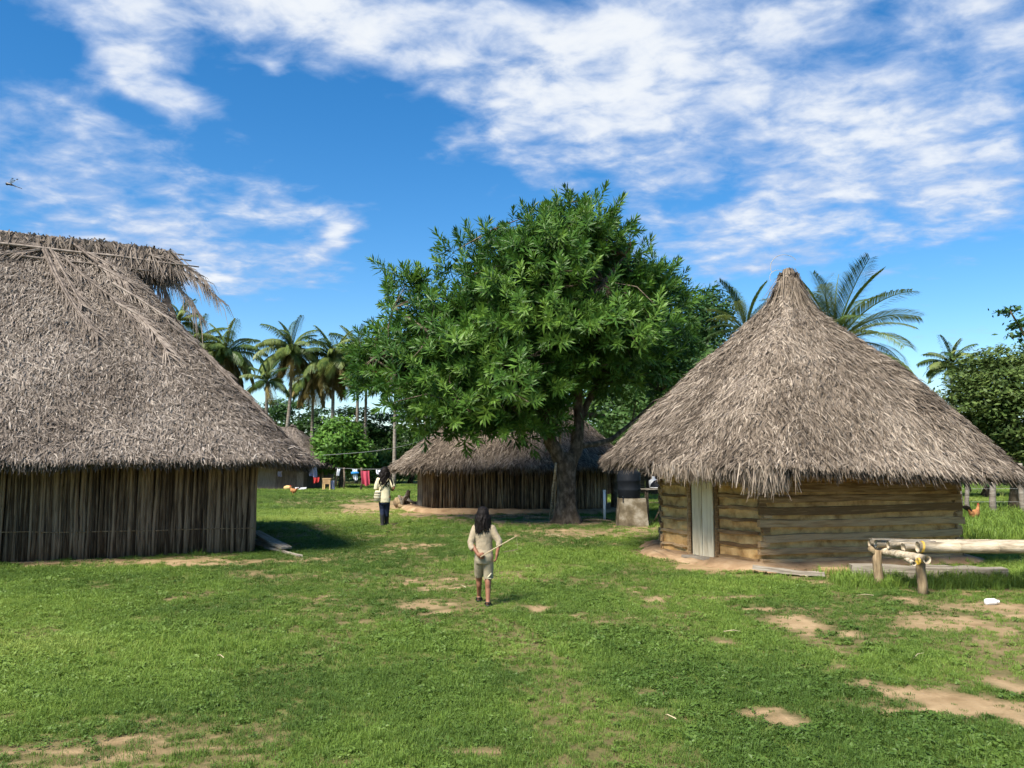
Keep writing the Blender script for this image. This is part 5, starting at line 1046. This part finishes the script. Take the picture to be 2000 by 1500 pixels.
def head(m, c, s, face=Vector((0, 1, 0))):
    c = Vector(c); m.ball(c + Vector((0, -.012 * s, .02 * s)), (.072 * s, .088 * s, .085 * s), None, 16, 12); m.ball(c + Vector((0, .022 * s, -.045 * s)), (.055 * s, .06 * s, .06 * s), None, 14, 10); m.cone(c + Vector((0, .075 * s, -.005 * s)), .010 * s, c + Vector((0, .092 * s, -.03 * s)), .013 * s, 8)
    m.cone(c + Vector((-.018 * s, .074 * s, -.062 * s)), .007 * s, c + Vector((.018 * s, .074 * s, -.062 * s)), .007 * s, 8)
    for k in (-1, 1): m.ball(c + Vector((k * .073 * s, -.005 * s, -.01 * s)), (.009 * s, .018 * s, .028 * s), None, 8, 6)
def eyes(t, c, s):
    for k in (-1, 1): m = MB(); m.ball(Vector(c) + Vector((k * .028 * s, .072 * s, .008 * s)), .011 * s, None, 10, 8); m.build('eye', M['hair'], t, True)
def locks(m, c, s, n, length, spread, R, back=.0, wav=.01, r0=.020):
    c = Vector(c)
    for i in range(n):
        a = R.uniform(-2.35, 2.35) - PI / 2; top = c + Vector((math.cos(a) * .06 * s, math.sin(a) * .075 * s - .015 * s, .075 * s + R.uniform(-.01, .015) * s)); o = Vector((math.cos(a) * (.072 + spread * R.uniform(.2, 1)) * s, math.sin(a) * (.095 + back * R.random()) * s - .012 * s, 0)); l = length * R.uniform(.66, 1.08); pts = [top]; ph = R.uniform(0, 6)
        for k in range(1, 9): f = k / 8; w = wav * math.sin(f * 13 + ph); pts.append(c + Vector((o.x * min(1, f * 2.6) * (1 + .38 * f * f) + w, o.y * min(1, f * 2.6) + wav * math.cos(f * 11 + ph) * .6, .07 * s - f * (l + .07 * s) + .02 * s * (1 - f))))
        m.tube(pts, [r0 * s * .9] + [r0 * s * (1 - .55 * (k / 8) ** 2) for k in range(1, 9)], 7)
def child():
    b = G(944, 1182); b.z = 0; slim = (.92, 1, 1); t = thing('person', 'child with black shoulder length hair in beige shirt and shorts holding a stick behind', 'person', b); t.scale = slim; q = lambda x, y, z: b + Vector((x, y, z)); R = random.Random(5)
    m = MB(); hc = q(-.008, .015, 1.0); head(m, hc, 1.0); m.cone(q(-.005, 0, .95), .036, q(-.002, -.01, .86), .042)
    m.loft([(q(0, -.005, .88), .10, .055), (q(0, -.005, .80), .105, .066), (q(0, 0, .70), .092, .06), (q(.005, 0, .62), .09, .06), (q(.005, -.005, .54), .098, .072), (q(.005, 0, .48), .09, .06)], 16)
    L = [((-.115, -.005, .865), .036), ((-.152, -.035, .695), .029), ((-.06, -.125, .575), .020)]; Rr = [((.118, -.005, .862), .036), ((.196, -.045, .71), .029), ((.168, -.07, .585), .020)]
    for ch in (L, Rr):
        for (p0, r0), (p1, r1) in zip(ch, ch[1:]): m.cone(q(*p0), r0, q(*p1), r1)
    hand(m, q(-.062, -.125, .575), (.85, -.1, -.35), (0, 1, .3), (0, -.3, 1), .95, .75); hand(m, q(.168, -.07, .585), (-.05, .05, -1), (-1, .1, 0), (0, 1, 0), .95, .45)
    LG = [((-.05, 0, .53), .056), ((-.058, .115, .315), .043), ((-.066, .275, .06), .026)], [((.056, -.005, .53), .056), ((.058, .02, .31), .044), ((.058, -.05, .06), .027)]
    for ch in LG:
        for (p0, r0), (p1, r1) in zip(ch, ch[1:]): m.cone(q(*p0), r0, q(*p1), r1)
        p0, p1 = Vector(ch[1][0]), Vector(ch[2][0]); cm = p0.lerp(p1, .3) + Vector((0, -.014, 0)); m.ball(q(*cm), (.036, .04, .075), None, 10, 8); a = Vector(ch[2][0]); m.cone(q(a.x, a.y - .018, .035), .026, q(a.x + .003, a.y + .10, .022), .026); m.cone(q(a.x, a.y, .06), .026, q(a.x, a.y - .015, .035), .027)
    m.fused('body', M['skin'], t, .0065, 3); eyes(t, hc, 1.0)
    m = MB(); m.loft([(q(0, -.005, .892), .075, .05), (q(0, -.006, .875), .122, .066), (q(0, -.006, .80), .122, .082), (q(.004, -.002, .70), .108, .078), (q(.005, 0, .62), .108, .080), (q(.006, -.004, .585), .114, .085)], 20)
    m.tube([q(-.10, -.005, .862), q(-.125, -.015, .80), q(-.158, -.036, .70), q(-.145, -.055, .655), q(-.122, -.075, .628)], [.050, .047, .044, .040, .037], 12); m.ball(q(-.10, -.005, .855), .052); m.ball(q(.104, -.005, .853), .052); m.tube([q(.104, -.005, .86), q(.135, -.02, .80), q(.196, -.044, .715), q(.190, -.055, .66)], [.050, .047, .043, .039], 12); m.fused('shirt', M['shirt'], t, .0075, 4)
    m = MB(); m.loft([(q(.005, -.002, .61), .106, .078), (q(.005, -.006, .55), .120, .092), (q(.005, -.004, .50), .120, .090), (q(.005, .0, .465), .108, .08)], 18)
    m.tube([q(-.05, .0, .52), q(-.056, .06, .41), q(-.060, .115, .318)], [.067, .063, .058], 14); m.tube([q(.058, -.005, .52), q(.061, .012, .41), q(.061, .022, .295)], [.068, .064, .060], 14); m.fused('shorts', M['shorts'], t, .0075, 3)
    m = MB(); m.tube([q(.10, -.04, .36), q(.075, -.055, .335), q(.05, -.052, .312)], .008, 6); m.tube([q(.05, -.052, .31), q(.10, -.045, .30)], .006, 6); m.build('shorts_trim', M['tunic'], t, True)
    m = MB(); m.ball(hc + Vector((0, -.018, .012)), (.082, .096, .100), None, 16, 12); locks(m, hc, 1.0, 84, .205, .012, R, .015, .009, .011); m.fused('hair', M['hair'], t, .006, 1)
    for ch in LG:
        a = Vector(ch[2][0]); m = MB(); m.loft([(q(a.x, a.y + .035, .002), .040, .105), (q(a.x, a.y + .035, .016), .041, .106)], 18); m.tube([q(a.x - .038, a.y + .03, .015), q(a.x - .02, a.y + .05, .045), q(a.x + .003, a.y + .085, .05), q(a.x + .02, a.y + .05, .045), q(a.x + .038, a.y + .03, .015)], .008, 6); m.tube([q(a.x - .036, a.y + .02, .014), q(a.x - .032, a.y - .02, .04), q(a.x, a.y - .05, .045), q(a.x + .032, a.y - .02, .04), q(a.x + .036, a.y + .02, .014)], .006, 6); m.build('sandal', M['rubber'], t, True)
    st = thing('stick', 'pale wooden stick with a string held behind the child', 'stick', q(.0, -.15, .57)); st.scale = slim; m = MB(); m.tube([q(-.03, -.145, .555), q(.13, -.17, .645), q(.28, -.2, .725), q(.415, -.225, .795)], [.0062, .0062, .006, .005], 8); m.build('shaft', M['straw'], st, True)
    m = MB(); m.tube([q(.405, -.223, .79), q(.418, -.22, .72), q(.425, -.21, .645)], .0016, 4); m.build('string', M['straw'], st); m = MB(); m.tube([q(.425, -.21, .645), q(.34, -.2, .628), q(.25, -.19, .618)], .0035, 5); m.build('thin_rod', M['bark'], st)
child()
def adult():
    b = G(750, 1026); b.z = 0; s = 1.28; t = thing('person', 'adult with long wavy black hair in cream tunic and dark trousers walking away', 'person', b); q = lambda x, y, z: b + Vector((x, y, z)); R = random.Random(9)
    m = MB(); hc = q(.0, .03, 1.375); head(m, hc, s); m.cone(q(0, .01, 1.30), .05, q(0, -.005, 1.20), .058)
    m.loft([(q(.0, -.005, 1.21), .15, .08), (q(0, -.005, 1.10), .155, .095), (q(0, 0, .95), .13, .085), (q(0, 0, .85), .13, .088), (q(0, -.01, .74), .15, .105), (q(0, 0, .66), .14, .09)], 16)
    L = [((-.165, -.005, 1.18), .052), ((-.215, -.05, .95), .042), ((-.11, .16, .98), .030)]; Rr = [((.165, -.005, 1.18), .052), ((.245, -.05, .96), .042), ((.20, .17, .93), .030)]
    for ch in (L, Rr):
        for (p0, r0), (p1, r1) in zip(ch, ch[1:]): m.cone(q(*p0), r0, q(*p1), r1)
    hand(m, q(-.11, .16, .98), (.6, .7, .1), (1, -.6, 0), (0, 0, 1), 1.25, .7); hand(m, q(.20, .17, .93), (-.1, .9, -.2), (-1, 0, 0), (0, 0, 1), 1.25, .7)
    LG = [((-.075, 0, .72), .095), ((-.06, .04, .40), .06), ((-.035, -.04, .08), .04)], [((.075, 0, .72), .095), ((.06, .08, .40), .06), ((.04, .16, .08), .04)]
    for ch in LG:
        for (p0, r0), (p1, r1) in zip(ch, ch[1:]): m.cone(q(*p0), r0, q(*p1), r1)
    m.fused('body', M['skin'], t, .009, 3); eyes(t, hc, s)
    m = MB(); m.loft([(q(0, -.005, 1.235), .10, .07), (q(0, -.006, 1.205), .175, .092), (q(0, -.006, 1.10), .175, .115), (q(0, 0, .95), .150, .108), (q(0, 0, .82), .150, .112), (q(.0, -.004, .70), .160, .122), (q(.005, -.004, .59), .152, .12)], 20)
    m.ball(q(-.155, -.005, 1.17), .07); m.ball(q(.155, -.005, 1.17), .07); m.tube([q(-.15, -.005, 1.18), q(-.20, -.03, 1.05), q(-.222, -.045, .955), q(-.19, .03, .96)], [.068, .062, .058, .050], 12); m.tube([q(.15, -.005, 1.18), q(.205, -.03, 1.06), q(.24, -.045, .985)], [.068, .062, .056], 12); m.fused('tunic', M['tunic'], t, .010, 4)
    m = MB(); m.loft([(q(0, -.004, .72), .145, .11), (q(0, -.006, .62), .148, .115), (q(0, 0, .54), .138, .10)], 18); m.tube([q(-.07, 0, .62), q(-.062, .035, .42), q(-.045, -.01, .22)], [.085, .070, .055], 14); m.tube([q(.07, 0, .62), q(.062, .07, .42), q(.045, .1, .22)], [.085, .070, .055], 14); m.fused('trousers', M['jeans'], t, .010, 3)
    for ch in LG: a = Vector(ch[2][0]); k = Vector(ch[1][0]).lerp(a, .42); m = MB(); k2 = Vector(ch[1][0]).lerp(a, .72); k = Vector(ch[1][0]).lerp(a, .34); m.tube([q(*k), q(*k2), q(a.x, a.y, .06)], [.066, .058, .052], 12); m.cone(q(a.x, a.y - .015, .045), .046, q(a.x, a.y + .17, .035), .04); m.box(q(a.x, a.y + .07, .012), (.085, .27, .024)); m.fused('boot', M['rubber'], t, .009, 3)
    m = MB(); m.ball(hc + Vector((0, -.03, .015)), (.120, .130, .130), None, 16, 12); locks(m, hc, s, 90, .37, .03, R, .03, .02, .014); m.tube([hc + Vector((.1, -.02, 0)), q(.17, -.06, 1.2), q(.21, -.08, 1.1), q(.235, -.09, 1.0)], [.03, .03, .024, .01], 7); m.fused('hair', M['hair'], t, .008, 1)
    bg = thing('shoulder_bag', 'striped woven cream shoulder bag on the adult hip', 'bag', q(-.165, -.1, .62)); m = MB(); c = Vector((-.165, -.085, 0)); m.loft([(q(c.x, c.y, .615), .05, .04), (q(c.x - .005, c.y, .64), .085, .062), (q(c.x - .005, c.y, .74), .095, .07), (q(c.x + .005, c.y, .84), .085, .06), (q(c.x + .012, c.y, .90), .068, .04)], 18); m.build('pouch', M['bag'], bg, True)
    for z in (.68, .755, .83): m = MB(); m.loft([(q(c.x, c.y, z), .0965, .0715), (q(c.x, c.y, z + .022), .0965, .0715)], 18, False); m.build('stripe', M['bag_stripe'], bg, True)
    m = MB(); m.tube([q(-.10, -.105, .90), q(-.05, -.128, .97), q(.03, -.135, 1.08), q(.10, -.118, 1.17), q(.13, -.05, 1.255), q(.11, .06, 1.22)], .012, 6); m.build('strap', M['bag_stripe'], bg, True)
adult()

# ------------------------------------------------------------------ grass and weeds
def clump(kind, seed):
    R = random.Random(seed); V = []; F = []
    if kind == 'grass':
        for i in range(34):
            r = .075 * math.sqrt(R.random()); th = R.uniform(0, 6.28); p = Vector((r * math.cos(th), r * math.sin(th), 0)); a = R.uniform(0, 6.28); tl = R.uniform(.25, 1.05); h = R.uniform(.022, .055); w = R.uniform(.0018, .0032); o = Vector((math.cos(a), math.sin(a), 0)); s = Vector((-o.y, o.x, 0)) * w
            m_ = p + o * h * tl * .35 + Vector((0, 0, h * .65)); tp = p + o * h * tl * 1.1 + Vector((0, 0, h * (1 - .3 * tl))); b = len(V); V += [p - s, p + s, m_ + s * .8, m_ - s * .8, tp]; F += [(b, b + 1, b + 2), (b, b + 2, b + 3), (b + 3, b + 2, b + 4)]
    elif kind == 'tall':
        for i in range(20):
            r = .05 * math.sqrt(R.random()); th = R.uniform(0, 6.28); p = Vector((r * math.cos(th), r * math.sin(th), 0)); a = R.uniform(0, 6.28); tl = R.uniform(.2, .8); h = R.uniform(.06, .13); w = R.uniform(.002, .0036); o = Vector((math.cos(a), math.sin(a), 0)); s = Vector((-o.y, o.x, 0)) * w
            m_ = p + o * h * tl * .3 + Vector((0, 0, h * .65)); tp = p + o * h * tl + Vector((0, 0, h * (1 - .25 * tl))); b = len(V); V += [p - s, p + s, m_ + s * .8, m_ - s * .8, tp]; F += [(b, b + 1, b + 2), (b, b + 2, b + 3), (b + 3, b + 2, b + 4)]
    else:
        for i in range(22):
            r = .07 * math.sqrt(R.random()); th = R.uniform(0, 6.28); p = Vector((r * math.cos(th), r * math.sin(th), R.uniform(.012, .04))); l = R.uniform(.012, .024); a = R.uniform(0, 6.28); n = Vector((R.gauss(0, .4), R.gauss(0, .4), 1)).normalized(); u = n.cross(Vector((math.cos(a), math.sin(a), .1))).normalized(); v = n.cross(u); b = len(V)
            V += [p - u * l, p + v * l * .62 + n * .003, p + u * l, p - v * l * .62 + n * .003]; F += [(b, b + 1, b + 2), (b, b + 2, b + 3)]
    return mesh_py(kind, V, F, M['weed'] if kind == 'weed' else M['grass_a'])
def scatter(name, label, cat, coll, pts, scale, idx, tint):
    n = len(pts); me = bpy.data.meshes.new(name); me.vertices.add(n); me.vertices.foreach_set('co', pts.astype(np.float32).ravel())
    a = me.attributes.new('rot', 'FLOAT_VECTOR', 'POINT'); r = np.zeros((n, 3), np.float32); r[:, 2] = rng.uniform(0, 6.28, n); r[:, 0] = rng.normal(0, .12, n); r[:, 1] = rng.normal(0, .12, n); a.data.foreach_set('vector', r.ravel())
    a = me.attributes.new('scl', 'FLOAT', 'POINT'); a.data.foreach_set('value', scale.astype(np.float32))
    a = me.attributes.new('tint', 'FLOAT', 'POINT'); a.data.foreach_set('value', tint.astype(np.float32))
    a = me.attributes.new('idx', 'INT', 'POINT'); a.data.foreach_set('value', idx.astype(np.int32))
    o = put(name, me); tag(o, label, cat, None, 'stuff')
    ng = bpy.data.node_groups.new(name, 'GeometryNodeTree'); ng.interface.new_socket('Geometry', in_out='INPUT', socket_type='NodeSocketGeometry'); ng.interface.new_socket('Geometry', in_out='OUTPUT', socket_type='NodeSocketGeometry')
    N = ng.nodes; L = ng.links; gi = N.new('NodeGroupInput'); go = N.new('NodeGroupOutput'); ip = N.new('GeometryNodeInstanceOnPoints'); ci = N.new('GeometryNodeCollectionInfo'); ci.inputs['Collection'].default_value = coll; ci.inputs['Separate Children'].default_value = True; ci.inputs['Reset Children'].default_value = True
    def na(nm, ty): q = N.new('GeometryNodeInputNamedAttribute'); q.data_type = ty; q.inputs[0].default_value = nm; return q.outputs[0]
    L.new(gi.outputs[0], ip.inputs['Points']); L.new(ci.outputs[0], ip.inputs['Instance']); ip.inputs['Pick Instance'].default_value = True
    L.new(na('idx', 'INT'), ip.inputs['Instance Index']); L.new(na('scl', 'FLOAT'), ip.inputs['Scale'])
    er = N.new('FunctionNodeEulerToRotation'); L.new(na('rot', 'FLOAT_VECTOR'), er.inputs[0]); L.new(er.outputs[0], ip.inputs['Rotation']); L.new(ip.outputs[0], go.inputs[0])
    md = o.modifiers.new('scatter', 'NODES'); md.node_group = ng; return o
def build_grass():
    coll = bpy.data.collections.new('clumps')
    for i, kd in enumerate(['grass'] * 4 + ['tall'] * 2 + ['weed'] * 3): coll.objects.link(bpy.data.objects.new(f'{i}_{kd}', clump(kd, i)))
    X, Y, Sx = [], [], []
    for (y0, y1, dens, sc) in ((3.0, 6.5, 900, .78), (6.5, 11, 520, .9), (11, 18, 240, 1.15), (18, 30, 90, 1.5), (30, 62, 24, 2.1)):
        A = (y1 ** 2 - y0 ** 2) * .66 + 2.4 * (y1 - y0); n = int(A * dens); y = np.sqrt(rng.uniform(y0 ** 2, y1 ** 2, n)); x = rng.uniform(-1, 1, n) * (.66 * y + 1.2); X.append(x); Y.append(y); Sx.append(np.full(n, sc))
    X, Y, Sx = map(np.concatenate, (X, Y, Sx)); c = cover(X, Y)
    keep = rng.random(len(X)) < np.clip(c * 1.1 - .06, .03, 1)
    # nothing grows under the huts
    def inside(poly):
        r = np.ones(len(X), bool); n = len(poly)
        for i in range(n): a, b = poly[i], poly[(i + 1) % n]; r &= ((b[0] - a[0]) * (Y - a[1]) - (b[1] - a[1]) * (X - a[0])) > 0
        return r
    keep &= ~inside([tuple(p) for p in offset_loop(WALL_R, .3, .5)])
    X, Y, Sx, c = X[keep], Y[keep], Sx[keep], c[keep]; n = len(X); p1 = fbm(X * .55, Y * .55, 71, 4); p2 = fbm(X * 1.6, Y * 1.6, 83, 3)
    idx = rng.integers(0, 4, n); wd = sstep(.46, .6, p2); weed = rng.random(n) < .06 + .26 * wd * sstep(14, 7, Y); idx = np.where(weed, rng.integers(6, 9, n), idx)
    tall = (~weed) & (rng.random(n) < .02 + .10 * sstep(.52, .66, p1)); idx = np.where(tall, rng.integers(4, 6, n), idx)
    p3 = fbm(X * .23 + 7, Y * .16, 91, 3); dry = sstep(.48, .66, fbm(X * .6 + 2, Y * .35, 97, 4)); tint = np.clip(.42 + path(X, Y) * .12 + (p1 - .5) * 1.2 + (p3 - .5) * 1.3 - dry * .16 + rng.normal(0, .10, n), .02, .98); sc = Sx * rng.uniform(.65, 1.15, n) * (.5 + .45 * c)
    for px, py in ((944, 1182), (750, 1026)):
        f = G(px, py); near = (X - f.x) ** 2 + (Y - f.y - .1) ** 2 < .2; sc = np.where(near, sc * .55, sc)
    scatter('grass', 'short green grass with low weeds covering the clearing', 'grass', coll, np.column_stack([X, Y, zground(X, Y)]), sc, idx, tint)
    # rough grass by the fence and behind the bench
    m = 2600; x = rng.uniform(9, 20, m); y = rng.uniform(17, 30, m); sc = rng.uniform(1.6, 3.4, m); m2 = 420; x = np.concatenate([x, rng.uniform(4.3, 7.4, m2)]); y = np.concatenate([y, rng.uniform(10.6, 11.9, m2)]); sc = np.concatenate([sc, rng.uniform(.9, 1.7, m2)])
    scatter('rough_grass', 'taller rough grass around the fence and the bamboo bench', 'grass', coll, np.column_stack([x, y, zground(x, y)]), sc, rng.integers(4, 6, len(x)), rng.uniform(.2, .6, len(x)))
build_grass()
